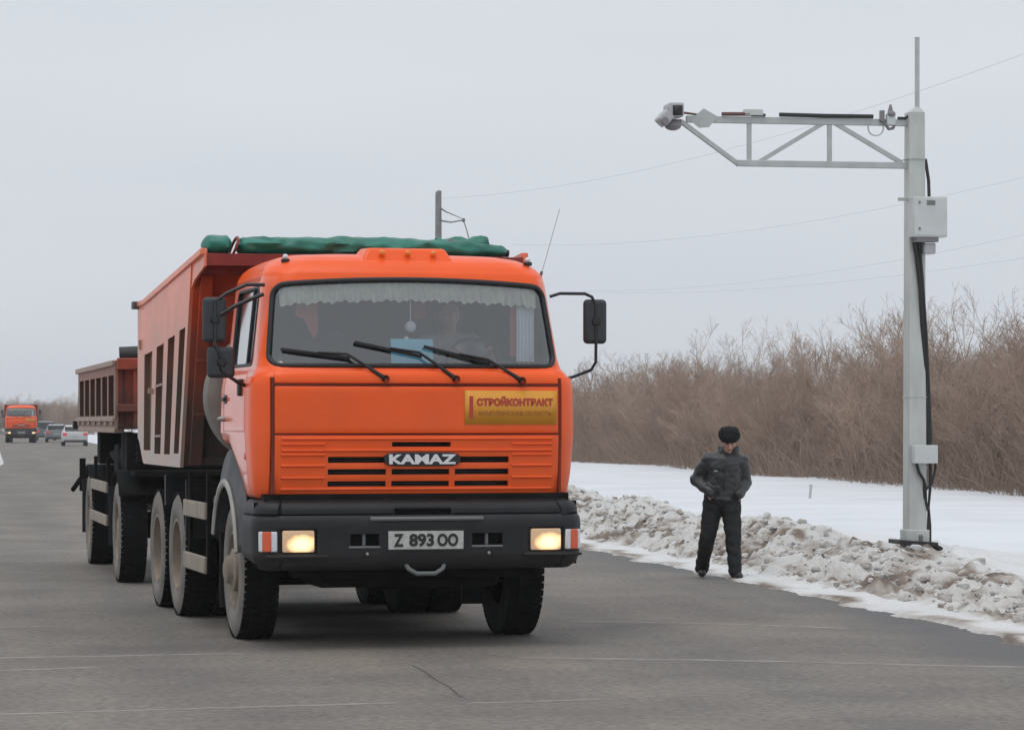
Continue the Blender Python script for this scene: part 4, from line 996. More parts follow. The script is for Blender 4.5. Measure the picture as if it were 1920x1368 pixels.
def walker():
    Y = 32.1; X = (1350 - 960) / F * Y
    t = thing('person', 'man in black fur hat, charcoal jacket and black trousers walking beside the snow bank', 'person', (X, Y, 0))
    # body: one continuous surface
    b = MB(); hc = (.095, -.055, 1.50)
    head(b, hc, 1.0, down=R(34))
    capsule(b, (.085, .0, 1.30), (.095, -.035, 1.44), .062, .055)
    capsule(b, (-.12, 0, 1.28), (.22, 0, 1.26), .07, .07); capsule(b, (.04, 0, .92), (.05, 0, 1.25), .13, .15, .7)
    L_sh, R_sh = (-.13, .0, 1.30), (.235, .0, 1.285); L_el, R_el = (-.250, .08, 1.07), (.275, .06, 1.04); L_wr, R_wr = (-.135, -.115, .955), (.205, -.10, .925)
    for a, e, w_ in ((L_sh, L_el, L_wr), (R_sh, R_el, R_wr)): capsule(b, a, e, .05, .042); capsule(b, e, w_, .042, .028)
    legs = [((-.065, .02, .86), (-.135, .0, .45), (-.185, .20, .10)), ((.115, .0, .86), (.135, -.10, .45), (.155, -.14, .08))]
    for h, k, f in legs: capsule(b, h, k, .085, .055); capsule(b, k, f, .055, .04)
    hand(b, L_wr, (.62, .12, -.55), 1, 1); hand(b, R_wr, (-.55, .35, -.5), 1, -1)
    body = baked(b, 'body', 'skin', t, .0075, 3)
    # jacket: puffy, waist length, raised collar
    b = MB()
    capsule(b, (.03, .0, 1.03), (.035, .0, 1.06), .180, .190, .78)
    b.add([(.03 + r_ * math.cos(2 * math.pi * k / 24), .77 * r_ * math.sin(2 * math.pi * k / 24), z_) for z_, r_ in ((.862, .165), (.90, .180), (.96, .186), (1.05, .188)) for k in range(24)], [(j * 24 + k, j * 24 + (k + 1) % 24, (j + 1) * 24 + (k + 1) % 24, (j + 1) * 24 + k) for j in range(3) for k in range(24)] + [tuple(range(24))[::-1], tuple(range(72, 96))]); capsule(b, (.035, 0, 1.02), (.045, -.005, 1.20), .190, .196, .76)
    capsule(b, (-.10, .0, 1.265), (.205, .0, 1.25), .098, .098); capsule(b, (.045, 0, 1.18), (.055, 0, 1.28), .165, .125, .74)
    for a, e, w_ in (((-.125, 0, 1.275), L_el, L_wr), ((.23, 0, 1.26), R_el, R_wr)):
        capsule(b, a, e, .088, .072); capsule(b, e, Vector(e).lerp(Vector(w_), 1.15), .076, .054)
    for k in range(20):
        g = 2 * math.pi * k / 20; g2 = g + math.pi / 10; capsule(b, (.03 + .158 * math.cos(g), .118 * math.sin(g), .865), (.03 + .158 * math.cos(g2), .118 * math.sin(g2), .865), .030, .030, n=8)
    for k in range(16):
        g = 2 * math.pi * k / 16; c, s = math.cos(g), math.sin(g)
        if s < -.80: continue
        capsule(b, (.088 + .088 * c, -.015 + .078 * s, 1.34), (.09 + .098 * c, -.02 + .092 * s, 1.415 - .02 * (s < -.3)), .030, .020, n=10)
    jk = baked(b, 'jacket', 'jacket', t, .0105, 3, .011, 8)
    q = MB(); 
    q.tube([(.05, -.152, 1.24), (.045, -.160, 1.10), (.04, -.150, .95)], .006, 6); q.build('zip', 'black_glossy', jk)
    MB().b2(-.075, -.035, -.158, -.146, 1.16, 1.175).build('chest_badge', 'metal', jk)
    # trousers
    b = MB(); capsule(b, (-.04, .0, .86), (.10, .0, .86), .125, .125)
    for (h, k, f), off in zip(legs, (0, 0)):
        capsule(b, h, k, .118, .088); capsule(b, k, f, .088, .074)
    baked(b, 'trousers', 'trousers', t, .011, 4, .012, 7)
    for (h, k, f), tip, nm in zip(legs, ((-.188, .10, .03), (.19, -.25, .02)), 'ab'):
        b = MB(); heel = Vector(f) + Vector((0, .02, -.03)); capsule(b, Vector(f) + Vector((0, 0, .05)), heel, .056, .052); capsule(b, (heel.x, heel.y + .02, heel.z), Vector(tip) + Vector((0, 0, .02)), .048, .042)
        q = baked(b, 'boot', 'boot', t, .009, 4)
    # fur hat with folded-up flaps
    b = MB(); rot = Matrix.Rotation(R(30), 3, 'X'); q = MB()
    q.ball((0, .0, .075), (.096, .108, .072), 20)
    for k in range(22):
        g = 2 * math.pi * k / 22; q.ball((.088 * math.cos(g), .012 + .102 * math.sin(g), .058), (.034, .034, .048), 10)
    q.ball((-.06, .0, .112), (.045, .07, .036), 12); q.ball((.06, .0, .112), (.045, .07, .036), 12)
    b.add([rot @ Vector(p) + Vector(hc) for p in q.v], q.f)
    baked(b, 'fur_hat', 'fur', t, .009, 2, .007, 40)
    # hair at the temples, eyes, mouth
    q = MB()
    for x in (-1, 1): q.ball((x * .074, .0, .01), (.014, .035, .035), 10)
    q.ball((0, .06, -.02), (.066, .04, .05), 12)
    q.v = [tuple(Matrix.Rotation(R(34), 3, 'X') @ Vector(p) + Vector(hc)) for p in q.v]; q.build('hair', 'hair', t)
    q = MB()
    for x in (-.03, .03): q.ball((x, -.088, .008), (.012, .006, .005), 8)
    q.box((0, -.103, -.062), (.038, .004, .005)); q.v = [tuple(Matrix.Rotation(R(34), 3, 'X') @ Vector(p) + Vector(hc)) for p in q.v]; q.build('eyes_and_mouth', 'hair', body)
walker()

def driver():
    p, rz = in_truck((.52, -.10, 1.94))
    t = thing('person', 'driver in a grey shirt holding the steering wheel behind the near lorry windscreen', 'person', p, rz)
    b = MB(); hc = (-.02, -.10, .60); head(b, hc, 1.0, down=R(6))
    capsule(b, (0, 0, .38), (-.01, -.06, .52), .06, .055); capsule(b, (0, 0, .02), (0, 0, .32), .13, .14, .75)
    arms = (((-.19, 0, .38), (-.24, -.25, .16), (-.10, -.53, .28)), ((.19, 0, .38), (.27, -.25, .16), (.20, -.53, .28)))
    for a, e, w_ in arms: capsule(b, a, e, .05, .042); capsule(b, e, w_, .042, .028)
    for x in (-.1, .1): capsule(b, (x, 0, .06), (x, -.40, .08), .085, .06); capsule(b, (x, -.40, .08), (x, -.5, -.25), .06, .04)
    for (a, e, w_), s in zip(arms, (1, -1)): hand(b, w_, (s * .2, -.7, .3), 1, s)
    body = baked(b, 'body', 'skin', t, .012, 3)
    b = MB(); capsule(b, (0, 0, .05), (0, -.01, .32), .175, .17, .75); capsule(b, (-.17, 0, .37), (.17, 0, .37), .085, .085)
    for a, e, w_ in arms: capsule(b, a, e, .075, .06); capsule(b, e, Vector(e).lerp(Vector(w_), .9), .06, .045)
    baked(b, 'shirt', 'driver_shirt', t, .013, 3, .008)
    b = MB(); capsule(b, (-.06, 0, .03), (.06, 0, .03), .14, .14)
    for x in (-.1, .1): capsule(b, (x, 0, .06), (x, -.40, .08), .105, .08); capsule(b, (x, -.40, .08), (x, -.5, -.22), .08, .06)
    baked(b, 'trousers', 'trousers', t, .014, 3)
    q = MB(); q.ball((hc[0], hc[1] + .022, hc[2] + .05), (.081, .10, .085), 14); q.build('hair', 'hair', t)
driver()

# ================================================================ TRAILER behind the lorry
def trailer():
    th = R(12.2); lat = Vector((math.cos(th), math.sin(th), 0))
    o = Vector((-4.22, 31.45, 0)) + lat * 1.26
    t = thing('trailer', 'dusty orange ribbed tipping trailer coupled behind the near lorry', 'trailer', o, th)
    for s in (-1, 1):
        make_wheel(t, (s * 1.10, 0, .54), s, 'plain'); make_wheel(t, (s * 1.10, 4.15, .54), s, 'plain')
    q = MB()
    for s in (-1, 1): q.b2(s * .40, s * .50, -.5, 4.9, 1.10, 1.32)
    for y in (-.4, .6, 2.0, 3.4, 4.7): q.b2(-.40, .40, y, y + .12, 1.12, 1.30)
    q.build('chassis_frame', 'chassis', t, bevel=.01)
    MB().b2(-1.12, 1.12, -.70, .75, 1.12, 1.20).b2(-.6, .6, -.5, .5, .70, 1.12).build('turntable', 'chassis', t, bevel=.02)
    MB().b2(-1.15, -.75, .25, .55, 1.2, 1.58).b2(.75, 1.15, .25, .55, 1.2, 1.58).b2(-1.15, -.75, 3.6, 4.0, 1.2, 1.58).b2(.75, 1.15, 3.6, 4.0, 1.2, 1.58).build_each('body_support', 'chassis', t, bevel=.02)
    MB().b2(-1.15, -.55, .9, 1.5, .80, 1.45).build('tool_box', 'chassis', t, bevel=.03)
    for dz in (0, .06, .13): MB().tube([(-1.05, -.75, 1.32 + dz), (-1.10, -.1, 1.20 + dz), (-1.12, .5, 1.34 + dz * .5), (-1.10, 1.2, 1.22 + dz), (-1.08, 2.6, 1.33)], .035, 8).build('hose', 'chassis', t, smooth=60)
    MB().b2(-1.18, 1.18, -.55, -.2, 1.2, 1.58).b2(-1.0, 1.0, 2.1, 2.6, .95, 1.3).build_each('cross_beam', 'chassis', t, bevel=.02)
    for y in (0, 4.15):
        q = MB().tube([(-1.0, y, .54), (1.0, y, .54)], .08, 12)
        for s in (-1, 1): q.b2(s * .45 - .04, s * .45 + .04, y - .5, y + .5, .62, .72)
        q.build('axle', 'chassis', t)
        for s in (-1, 1):      # mudguards over the wheels
            P = [(y + .72 * math.cos(R(a_)), .48 + .70 * math.sin(R(a_))) for a_ in range(50, 141, 10)]
            q = MB()
            for (a_, c_) in zip(P, P[1:]): q.add([(s * 1.26, *a_), (s * 1.26, *c_), (s * .80, *c_), (s * .80, *a_)], [(0, 1, 2, 3)])
            q.build('mudguard', 'chassis', t, solid=.02, smooth=50)
            MB().b2(s * .85, s * 1.27, y + .68, y + .70, .35, 1.0).build_each('mudflap', 'black', t)
    q = MB(); q.bar((-.4, -.5, .85), (-.05, -2.2, .78), .10, .10).bar((.4, -.5, .85), (.05, -2.2, .78), .10, .10).lathe([(-.03, .09), (.03, .09)], 'z', (0, -2.28, .78), n=16); q.build_each('drawbar', 'chassis', t)
    for s in (-1, 1):
        MB().b2(s * 1.26, s * 1.29, .88, 3.2, .92, 1.04).b2(s * 1.26, s * 1.29, .88, 3.2, .56, .68).build_each('side_guard_rail', 'guard', t, bevel=.01)
        MB().b2(s * 1.22, s * 1.258, 1.1, 1.16, .55, 1.3).b2(s * 1.22, s * 1.258, 3.0, 3.06, .55, 1.3).build_each('side_guard_post', 'chassis', t)
    def side(x): return lambda u, v: (x, lerp(-.62, 5.05, u), lerp(1.62, 2.33, v))
    hol = [(lerp(.02, .97, i / 6) + .016, lerp(.02, .97, (i + 1) / 6) - .016, .20, .80) for i in range(6)]
    for s in (-1, 1):
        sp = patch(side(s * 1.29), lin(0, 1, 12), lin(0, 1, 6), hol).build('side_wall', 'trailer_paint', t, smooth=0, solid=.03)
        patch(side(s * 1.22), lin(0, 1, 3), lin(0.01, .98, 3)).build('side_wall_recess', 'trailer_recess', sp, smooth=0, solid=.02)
        q = MB(); A = side(s * 1.30); B = side(s * 1.23)
        for h in hol:
            for u in h[:2]: q.add([A(u, h[2]), A(u, h[3]), B(u, h[3]), B(u, h[2])], [(0, 1, 2, 3)])
        q.build_each('rib_flange', 'trailer_recess', sp, smooth=0, solid=.006)
        q = MB().b2(s * 1.27, s * 1.34, -.62, 5.06, 2.28, 2.34).b2(s * 1.27, s * 1.335, -.62, 5.06, 1.70, 1.75).b2(s * 1.20, s * 1.31, -.5, 5.0, 1.58, 1.64)
        for i in range(7): q.b2(s * 1.30, s * 1.325, -.45 + i * .85, -.2 + i * .85, 1.66, 1.70)
        q.build('body_rail', 'rib', t, bevel=.008)
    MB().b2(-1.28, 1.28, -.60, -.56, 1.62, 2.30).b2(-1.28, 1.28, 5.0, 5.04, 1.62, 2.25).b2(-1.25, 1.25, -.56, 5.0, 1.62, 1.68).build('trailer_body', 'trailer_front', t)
    q = MB()
    for x in (-1.12, -.75, -.30, .15, .60, 1.05): q.b2(x, x + .12, -.68, -.60, 1.62, 2.28)
    q.b2(-1.29, 1.29, -.70, -.60, 1.80, 1.88).b2(-1.29, 1.29, -.71, -.60, 2.24, 2.36).build_each('front_wall_rib', 'trailer_front', t, bevel=.01)
    MB().tube([(-1.25, -.45, 2.40), (-.6, -.5, 2.43), (.2, -.45, 2.44), (1.2, -.5, 2.41)], .085, 10).build('rolled_cover', 'tarp_dark', t, smooth=60)
    q = MB().prism([(5.05, 2.2), (5.16, 2.0), (5.34, 1.72), (5.40, 1.60), (5.20, 1.62), (5.05, 1.9)], -1.30, -1.24, 'x').box((-1.30, 5.40, 1.66), (.10, .16, .10)); q.build('tailgate_lever', 'black', t, bevel=.01)
    MB().b2(-1.29, -1.22, 4.95, 5.05, .85, 1.25).tube([(-1.28, 5.0, 1.0), (-1.36, 5.2, .86)], .03, 8).build('rear_lamp_bracket', 'chassis', t)
trailer()

# ================================================================ CAMERA MAST
def mast():
    Y = 33.8; X = (1715 - 960) / F * Y; t = thing('camera_mast', 'pale grey traffic camera mast with truss arm standing on the snow bank', 'camera mast', (X, Y, .27), R(9.5))
    k = Y / F
    def z(py): return CAMH + (HOR - py) * k - .27
    def x(px): return (px - 1715) * k
    q = MB(); n = 2; H = z(212)
    r0, r1 = .112, .095
    q.add([(-r0, -r0, 0), (r0, -r0, 0), (r0, r0, 0), (-r0, r0, 0), (-r1, -r1, H), (r1, -r1, H), (r1, r1, H), (-r1, r1, H)], [(0, 1, 2, 3), (4, 5, 6, 7), (0, 1, 5, 4), (1, 2, 6, 5), (2, 3, 7, 6), (3, 0, 4, 7)])
    q.add([(-r1, -r1, H), (r1, -r1, H), (r1, r1, H), (-r1, r1, H), (0.01, -.02, H + .07), (.05, -.02, H + .07), (.05, .02, H + .07), (.01, .02, H + .07)], [(0, 1, 5, 4), (1, 2, 6, 5), (2, 3, 7, 6), (3, 0, 4, 7), (4, 5, 6, 7)])
    q.build('pole', 'mast', t, bevel=.012)
    q = MB()
    for zz in (z(745), z(300)): q.b2(-.112, .112, -.112, .112, zz, zz + .012)
    q.build_each('pole_band', 'mast_truss', t, bevel=.003)
    MB().b2(-.135, .135, -.135, .135, .0, .20).box((.03, -.14, .10), (.05, .02, .09), None, 1).build('pole_foot', ['mast', 'steelbar'], t, bevel=.01)
    MB().box((-.03, -.04, .05), (.46, .44, .05), Matrix.Rotation(R(4), 3, 'Y')).box((.20, -.12, .01), (.14, .2, .05), Matrix.Rotation(R(30), 3, 'Y')).build('base_plate', 'black', t, bevel=.008)
    MB().tube([(.03, 0, H + .05), (.03, 0, z(70))], .0275, 10).build('antenna', 'mast_truss', t)
    # truss arm reaching over the road
    arm = part('arm', t); zt = z(231); zl = z(311)
    tx = x(1268) * 1.0; lx_ = x(1372)
    q = MB(); q.bar((-.09, 0, zt), (tx + .05, 0, zt), .07, .075); q.build('top_chord', 'mast_truss', arm, bevel=.006)
    MB().bar((-.09, 0, zl), (lx_, 0, zl), .07, .07).bar((lx_ + .02, 0, zl - .01), (tx - .02, 0, zt - .02), .05, .052).build('bottom_chord', 'mast_truss', arm, bevel=.006)
    for (a, c) in (((x(1396), zt), (x(1396), zl)), ((x(1550), zt), (x(1550), zl)), ((x(1538), zt - .02), (x(1410), zl)), ((x(1562), zt - .02), (x(1690), zl + .03))):
        MB().bar((a[0], 0, a[1]), (c[0], 0, c[1]), .045, .048).build('brace', 'mast_truss', arm)
    MB().prism([(x(1290), zt + .03), (x(1308), zt + .12), (x(1335), zt + .03), (x(1318), zt - .09), (x(1300), zt - .10), (x(1283), zt - .02)], -.045, -.03, 'y').build('gusset', 'mast_truss', arm)
    # camera cluster at the tip
    c = part('camera', t, (x(1250), 0, zt + .02))
    MB().box((.015, 0, .07), (.17, .34, .16)).build('camera_hood', 'camera_shell', c, bevel=.02)
    MB().box((.025, -.165, .06), (.115, .03, .115)).lathe([(-.19, .0), (-.19, .045), (-.15, .05)], 'y', (.025, 0, .06), n=18).build('camera_window', 'black_glossy', c, bevel=.01)
    MB().box((-.10, -.04, -.02), (.15, .26, .13), Matrix.Rotation(R(-48), 3, 'Y')).build('side_camera', 'camera_shell', c, bevel=.02)
    MB().lathe([(-.20, 0), (-.20, .04), (-.17, .05)], 'y', (-.12, .02, -.06), n=16).ball((-.06, -.12, .06), (.02, .02, .05), 10).build('side_camera_lens', 'camera_grey', c)
    MB().ball((.0, -.03, -.09), (.10, .09, .065), 16).tube([(.02, 0, -.06), (.10, 0, -.05)], .03, 8).build('illuminator', 'camera_grey', c)
    q = MB().tube([(.10, -.04, .05), (.20, -.03, .04), (.28, -.03, .03)], .014, 6); q.build('red_cable', 'camera_red', c)
    # things clipped along the top chord
    MB().tube([(x(1342), -.05, zt + .06), (x(1395), -.05, zt + .065)], .022, 8).build('cable_joint', 'camera_red', t)
    MB().b2(x(1385), x(1420), -.07, .03, zt + .05, zt + .12).build('junction_box', 'mast_box', t, bevel=.006)
    MB().tube([(x(1398), -.05, zt + .055), (x(1425), -.05, zt + .055)], .018, 8).build('cable_sleeve', 'fender', t)
    MB().tube([(x(1452), -.045, zt + .065), (x(1540), -.045, zt + .06), (x(1632), -.045, zt + .062)], .024, 8).tube([(x(1680), -.04, zt + .05), (x(1695), -.04, zt + .05), (x(1712), -.04, zt + .13)], .016, 8).build('cable_conduit', 'cable', t, smooth=60)
    q = part('dome_camera', t, (x(1665), -.06, zt + .03))
    MB().box((0, 0, 0), (.10, .09, .14)).build('camera_body', 'mast_box', q, bevel=.015)
    MB().ball((.0, -.04, .06), (.05, .04, .035), 12).tube([(0, 0, .08), (0, 0, .17)], [.035, .012], 10).tube([(-.10, 0, -.02), (-.06, 0, -.06), (-.02, 0, -.11), (.03, 0, -.10), (.05, 0, -.06)], .018, 8).box((-.10, 0, .04), (.05, .05, .12)).build('camera_fitting', 'camera_grey', q, smooth=50)
    lp = [(x(1637) + .09 * math.cos(a_), -.05, zt - .07 + .085 * math.sin(a_)) for a_ in lin(-3.6, .9, 24)]
    MB().tube(lp, .009, 6).build('cable_loop', 'mast_truss', t)
    # cabinets
    cb = MB().b2(x(1697), x(1763), -.30, -.11, z(447), z(372)).build('cabinet', 'mast_box', t, bevel=.008)
    MB().b2(x(1699), x(1761), -.306, -.298, z(444), z(375)).build('cabinet_door', 'mast_box', cb, bevel=.004)
    q = MB().box((x(1709), -.31, z(383)), (.02, .01, .03)).box((x(1709), -.31, z(432)), (.02, .01, .03)); q.build_each('cabinet_lock', 'steelbar', cb)
    MB().b2(x(1723), x(1739), -.311, -.304, z(388), z(379)).build('cabinet_label', 'steelbar', cb)
    MB().b2(x(1705), x(1747), -.28, -.12, z(456), z(447)).build('cabinet_glands', 'camera_grey', cb)
    MB().b2(x(1679), x(1700), -.10, -.06, z(378), z(372)).build('bracket_stub', 'mast_truss', t)
    MB().b2(x(1722), x(1744), -.24, -.12, z(478), z(458)).build('socket_box', 'camera_shell', t, bevel=.012)
    MB().b2(x(1703), x(1748), -.24, -.10, z(868), z(834)).build('lower_cabinet', 'mast_box', t, bevel=.008)
    # cables down the pole
    def cab(name, pts, r): MB().tube([(x(a_), d_, z(c_)) for a_, c_, d_ in pts], r, 8).build(name, 'cable', t, smooth=60)
    cab('cable', [(1733, 300, -.06), (1738, 340, -.08), (1738, 375, -.10)], .02)
    cab('cable', [(1707, 455, -.15), (1712, 480, -.14), (1720, 540, -.135), (1726, 620, -.10), (1733, 700, -.08), (1736, 780, -.08), (1738, 835, -.08)], .030)
    cab('cable', [(1716, 455, -.16), (1722, 520, -.15), (1731, 620, -.12), (1737, 720, -.10), (1742, 830, -.09)], .018)
    cab('cable', [(1711, 868, -.15), (1716, 885, -.15), (1727, 900, -.13), (1729, 935, -.10)], .018)
    cab('cable', [(1740, 868, -.1), (1741, 900, -.10), (1737, 950, -.10), (1738, 985, -.10), (1738, 1015, -.10)], [.02, .02, .014, .028, .028])
    cab('cable', [(1748, 850, -.1), (1751, 875, -.10), (1744, 905, -.10), (1728, 920, -.12)], .014)
    cab('cable', [(1729, 905, -.13), (1731, 940, -.12), (1738, 965, -.11)], .016)
mast()

# snow marker stake in the field
o = MB().tube([(0, 0, 0), (.01, 0, .30)], .030, 7).box((.01, 0, .31), (.075, .05, .05)).build('marker_stake', 'cloud_pillar', loc=((1518 - 960) / F * 62, 62, .05), rot=(0, R(3), 0), bevel=.004)
tag(o, 'short pale stake sticking out of the snow field left of the mast', 'stake')

# ================================================================ UTILITY POLE AND WIRES
def upole():
    Y = 80.; X = (822 - 960) / F * Y; k = Y / F; t = thing('utility_pole', 'thin concrete utility pole rising behind the near lorry roof', 'utility pole', (X, Y, 0))
    H = CAMH + (HOR - 360) * k
    q = MB(); q.tube([(0, 0, 0), (0, 0, H)], [.13, .082], 12); q.ball((.02, 0, H), (.07, .07, .05), 10); q.build('pole', 'concrete', t, smooth=50)
    z = lambda py: CAMH + (HOR - py) * k; x = lambda px: (px - 822) * k
    MB().tube([(0, -.03, z(388)), (x(836), -.05, z(397)), (x(866), -.05, z(410))], [.035, .02, .01], 6).tube([(0, -.03, z(413)), (x(845), -.05, z(417)), (x(868), -.05, z(413))], [.03, .022, .02], 6).build('crossarm', 'steelbar', t)
    MB().ball((x(869), -.05, z(413)), (.05, .05, .06), 10).tube([(x(869), -.05, z(413)), (x(874), -.05, z(428)), (x(879), -.05, z(446)), (x(883), -.05, z(480))], .016, 6).build('insulator', 'steelbar', t)
upole()
def wire(a, c, ya, yc, sag, label, r=.0045):
    pa = Vector(((a[0] - 960) / F * ya, ya, CAMH + (HOR - a[1]) / F * ya)); pc = Vector(((c[0] - 960) / F * yc, yc, CAMH + (HOR - c[1]) / F * yc)); pts = []; o0 = pa.copy()
    for i in range(33):
        t_ = i / 32; p = pa.lerp(pc, t_); p.z -= 4 * sag * t_ * (1 - t_); pts.append(p - o0)
    o = MB().tube(pts, r, 5).build('overhead_wire', 'wire', loc=o0); tag(o, label, 'wire', 'overhead wires crossing the sky')
wire((826, 372), (2050, 52), 80, 46, .55, 'faint overhead wire, highest of those crossing the sky to the right edge')
wire((960, 458), (2050, 300), 80, 50, .45, 'faint overhead wire passing behind the upper mast cabinet')
wire((1090, 545), (2050, 410), 80, 52, .35, 'faint overhead wire, second lowest, above the bare trees')
wire((1090, 547), (2050, 462), 82, 54, .30, 'faint overhead wire, lowest of those above the bare trees')

# ================================================================ FAR VEHICLES
ft = copy_tree(truck); ft.location = ((39.5 - 960) / F * 238, 238, 0); ft.rotation_euler = (0, 0, R(9.6))
ft['label'] = 'small distant orange lorry with lit headlamps coming up the road at the far left'
def car(label, colour, px, Y, rz, w_=1.75, h_=1.46, ln=4.4):
    t = thing('car', label, 'car', ((px - 960) / F * Y, Y, 0), rz, 'cars driving away along the road')
    hw = w_ / 2
    prof = [(0, .32), (-.02, .62), (.10, .98), (.35, 1.04), (.75, h_ - .06), (1.25, h_), (2.2, h_ - .02), (3.0, 1.02), (4.1, .86), (ln - .05, .62), (ln, .34)]
    def ring(y, zt): return None
    q = MB(); secs = []
    for y, z in prof: secs.append((y, z))
    lower = [(y, min(z, 1.0)) for y, z in prof]
    q.prism([(0, .28)] + lower + [(ln, .28)], -hw, hw, 'x'); bo = q.build('body', colour, t, bevel=.07, smooth=50)
    cab_ = [(.32, .98), (.72, h_ - .04), (1.25, h_), (2.2, h_ - .03), (3.05, .98)]; vs = []
    for y, z in cab_: wz = hw * (.95 if z < 1.1 else .74); vs += [(-wz, y, z), (wz, y, z)]
    n = len(cab_); q = MB(); q.add(vs, [(2 * i, 2 * i + 1, 2 * i + 3, 2 * i + 2) for i in range(n - 1)] + [tuple(2 * i for i in range(n)), tuple(2 * i + 1 for i in range(n))[::-1]])
    q.build('cabin', colour, bo, bevel=.03, smooth=50)
    q = MB(); q.add([(-hw * .80, .36, 1.04), (hw * .80, .36, 1.04), (hw * .68, .69, h_ - .09), (-hw * .68, .69, h_ - .09)], [(0, 1, 2, 3)]); q.v = [(a_, c_ - .035, e_) for a_, c_, e_ in q.v]; q.build('rear_window', 'side_glass', t, solid=.01)
    MB().b2(-hw * .8, hw * .8, .36, .40, 1.0, h_ - .12).build('rear_window_shade', 'interior', t)
    for s in (-1, 1):
        MB().b2(s * hw * .66, s * hw * .97, -.03, .06, .72, .92).build('tail_lamp', 'tail', t, bevel=.01)
        for y in (.75, 3.5): 
            wq = part('wheel', t, (s * (hw - .10), y, .31)); MB().lathe([(-.1, .18), (-.105, .30), (-.08, .315), (.08, .315), (.105, .30), (.1, .18)], 'x', n=24).build('tyre', 'tread', wq); MB().lathe([(s * .09, .19), (s * .06, .1), (s * .08, 0)], 'x', n=20).build('rim', 'metal', wq)
    MB().b2(-hw * .9, hw * .9, -.05, .12, .26, .42).build('rear_bumper', 'plastic', t, bevel=.03)
    MB().b2(-.26, .26, -.035, -.02, .62, .73).build('number_plate', 'plate', t)
    return t
car('pale silver saloon car seen from behind, close behind the trailer', 'car_silver', 141, 206, R(10))
car('mid grey car between the silver saloon and the far lorry', 'car_grey', 106, 243, R(10), 1.7, 1.5)
car('darker tall grey car nearest to the far orange lorry', 'car_dark', 87, 268, R(10), 1.8, 1.75)

# ================================================================ BARE TREES
def tree_mesh(seed, H, spread, density=1.0, m='bark', stems=7, name='bare_tree'):
    rn = random.Random(seed); crown = MB(); trunk = MB()
    def seg(bk, a, c, ra, rc, n=3): bk.tube([a, c], [ra, rc], n, cap=False)
    def grow(p, d, ln, r, lv, bk):
        k = 4 if lv < 2 else 2; pts = [p]
        for i in range(k):
            d = (d + Vector((rn.gauss(0, .17), rn.gauss(0, .17), rn.gauss(.04, .10)))).normalized(); pts.append(pts[-1] + d * ln / k)
        bk.tube(pts, [max(.0042, r * (1 - .7 * i / k)) for i in range(k + 1)], 4 if lv == 0 else 3, cap=False)
        if lv >= 3: return
        nb = int((12, 7, 4)[lv] * density)
        for i in range(nb):
            t_ = rn.uniform(.10 if lv == 0 else .15, 1.0); f = t_ * k; j = min(k - 1, int(f)); q = pts[j].lerp(pts[j + 1], f - j)
            ax = Vector((rn.gauss(0, 1), rn.gauss(0, 1), rn.gauss(0, .6))); ax = (ax - d * ax.dot(d)).normalized()
            nd = (d * rn.uniform(.7, 1.1) + ax * rn.uniform(.4, 1.05) + Vector((0, 0, .10))).normalized()
            grow(q, nd, ln * rn.uniform(.34, .58) * (1.15 - .4 * t_), r * .42, lv + 1, crown)
    for s in range(stems):
        a = rn.random() * 6.283; lean = rn.uniform(.05, .5) * spread
        d = Vector((math.cos(a) * lean, math.sin(a) * lean, 1)).normalized()
        grow(Vector((math.cos(a) * .25, math.sin(a) * .25, -.05)), d, H * rn.uniform(.72, 1.0), .035, 0, trunk)
    # height limiter keeps the variant at its size
    me_t = trunk; return me_t, crown
variants = []
for i in range(7):
    variants.append(tree_mesh(40 + i, 3.6 + .35 * (i % 3), .9 + .25 * (i % 2), 1.0, stems=8))
protos = []
used_first = [False] * 7
def tree_at(i, x, y, s, rz, label, group, m=None):
    k = i % 7
    if k < len(protos): 
        o = copy_tree(protos[k])
    else:
        tr, cr_ = variants[k]; o = thing('bare_tree', '', '', (0, 0, 0)); mm = 'bark' if k % 2 else 'bark2'
        tr.build('trunk', mm, o, smooth=0, clean=False); cr_.build('crown', mm, o, smooth=0, clean=False); protos.append(o)
    o.location = (x, y, .0); o.rotation_euler = (0, 0, rz); o.scale = (s, s, s * random.uniform(.9, 1.12))
    o['label'] = label; o['category'] = 'tree'; o['group'] = group; return o
rt = random.Random(5); cnt = 0
LB = 'bare brown multi-stemmed tree in the dense belt behind the snow field'
GB = 'bare trees of the belt behind the snow field'
def belt(Y): return 2.83 + (11.2 - 2.83) * (121 - Y) / 56
for row, (off, sp_) in enumerate(((0, 1.7), (1.9, 2.0), (4.0, 2.2), (6.5, 2.8))):
    y = 58.0
    while y < 140:
        tree_at(cnt, belt(y) + off + 1.3 + rt.uniform(-.6, .6), y + rt.uniform(-.5, .5), rt.uniform(.72, 1.0) * (1.02 if row else .9), rt.random() * 6.28, LB, GB); cnt += 1
        y += sp_ * (1 + (y - 58) / 90)
    
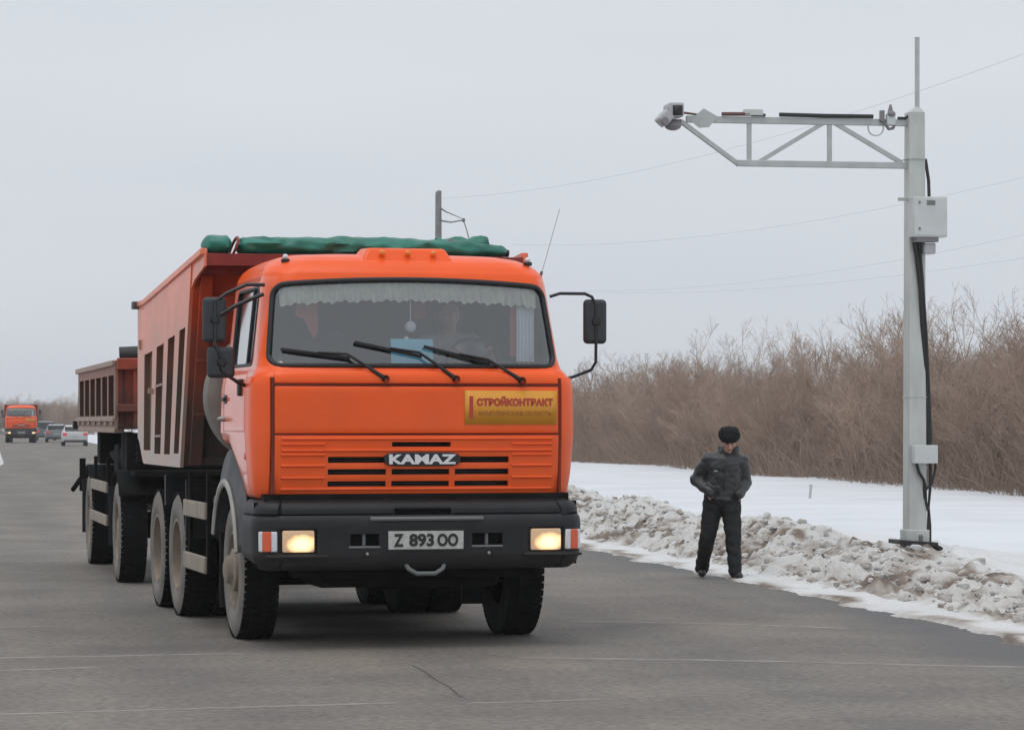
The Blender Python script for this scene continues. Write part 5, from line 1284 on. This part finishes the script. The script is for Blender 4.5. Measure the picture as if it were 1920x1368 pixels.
# further trees beside the road, thinner and far
y = 146
while y < 330:
    tree_at(cnt, belt(y) + 1 + rt.uniform(-1, 1) - (y - 140) * .03, y, rt.uniform(.8, 1.05), rt.random() * 6.28, LB, GB); cnt += 1; y += 6
LF = 'distant bare tree in the hazy belt beyond the far vehicles'; GF = 'far belt of bare trees'
for k in range(78):
    tree_at(cnt, lerp(-76, -56, (k % 26) / 25) + rt.uniform(-.5, .5), 395 + rt.uniform(-6, 8) + 9 * (k // 26), rt.uniform(.84, 1.0), rt.random() * 6.28, LF, GF); cnt += 1
for k in range(26):
    tree_at(cnt, lerp(-55, 10, k / 25) + rt.uniform(-1, 1), 400 + rt.uniform(-8, 14), rt.uniform(.84, 1.0), rt.random() * 6.28, LF, GF); cnt += 1
# tangled brushwood filling the foot of the belt
rb = random.Random(9); b = MB()
for i in range(13000):
    y = 57 + 85 * rb.random() ** 1.1; x = belt(y) + rb.uniform(.0, 1) ** 1.3 * 7.5 + rb.gauss(0, .15); h = rb.uniform(.35, 2.3) * (.7 if x < belt(y) + .8 else 1)
    a = rb.random() * 6.283; l = rb.uniform(.15, 1.3); p = Vector((x, y, -.05)); m_ = p + Vector((math.cos(a) * l * .4, math.sin(a) * l * .4, h * .55)); e = p + Vector((math.cos(a) * l + rb.gauss(0, .15), math.sin(a) * l + rb.gauss(0, .15), h))
    b.tube([p, m_, e], [.010, .008, .004], 3, cap=False)
bw = b.build('brushwood', 'bark2', clean=False, smooth=0); tag(bw, 'tangled brown brushwood along the foot of the tree belt', 'undergrowth', kind='stuff')

# ================================================================ THIN WINTER HAZE
HZ = bpy.data.materials.new('winter_haze'); HZ.use_nodes = True; n = HZ.node_tree; n.nodes.clear()
ho = n.nodes.new('ShaderNodeOutputMaterial'); hv = n.nodes.new('ShaderNodeVolumePrincipled'); n.links.new(hv.outputs[0], ho.inputs['Volume'])
hv.inputs['Color'].default_value = (.97, .97, .99, 1); hv.inputs['Density'].default_value = .00045; hv.inputs['Anisotropy'].default_value = .2
M['haze'] = HZ
o = MB().b2(-260, 260, -30, 560, -1.2, 11).build('haze', 'haze', smooth=0); tag(o, 'thin pale winter haze around the road and tree belts', 'haze', kind='stuff')
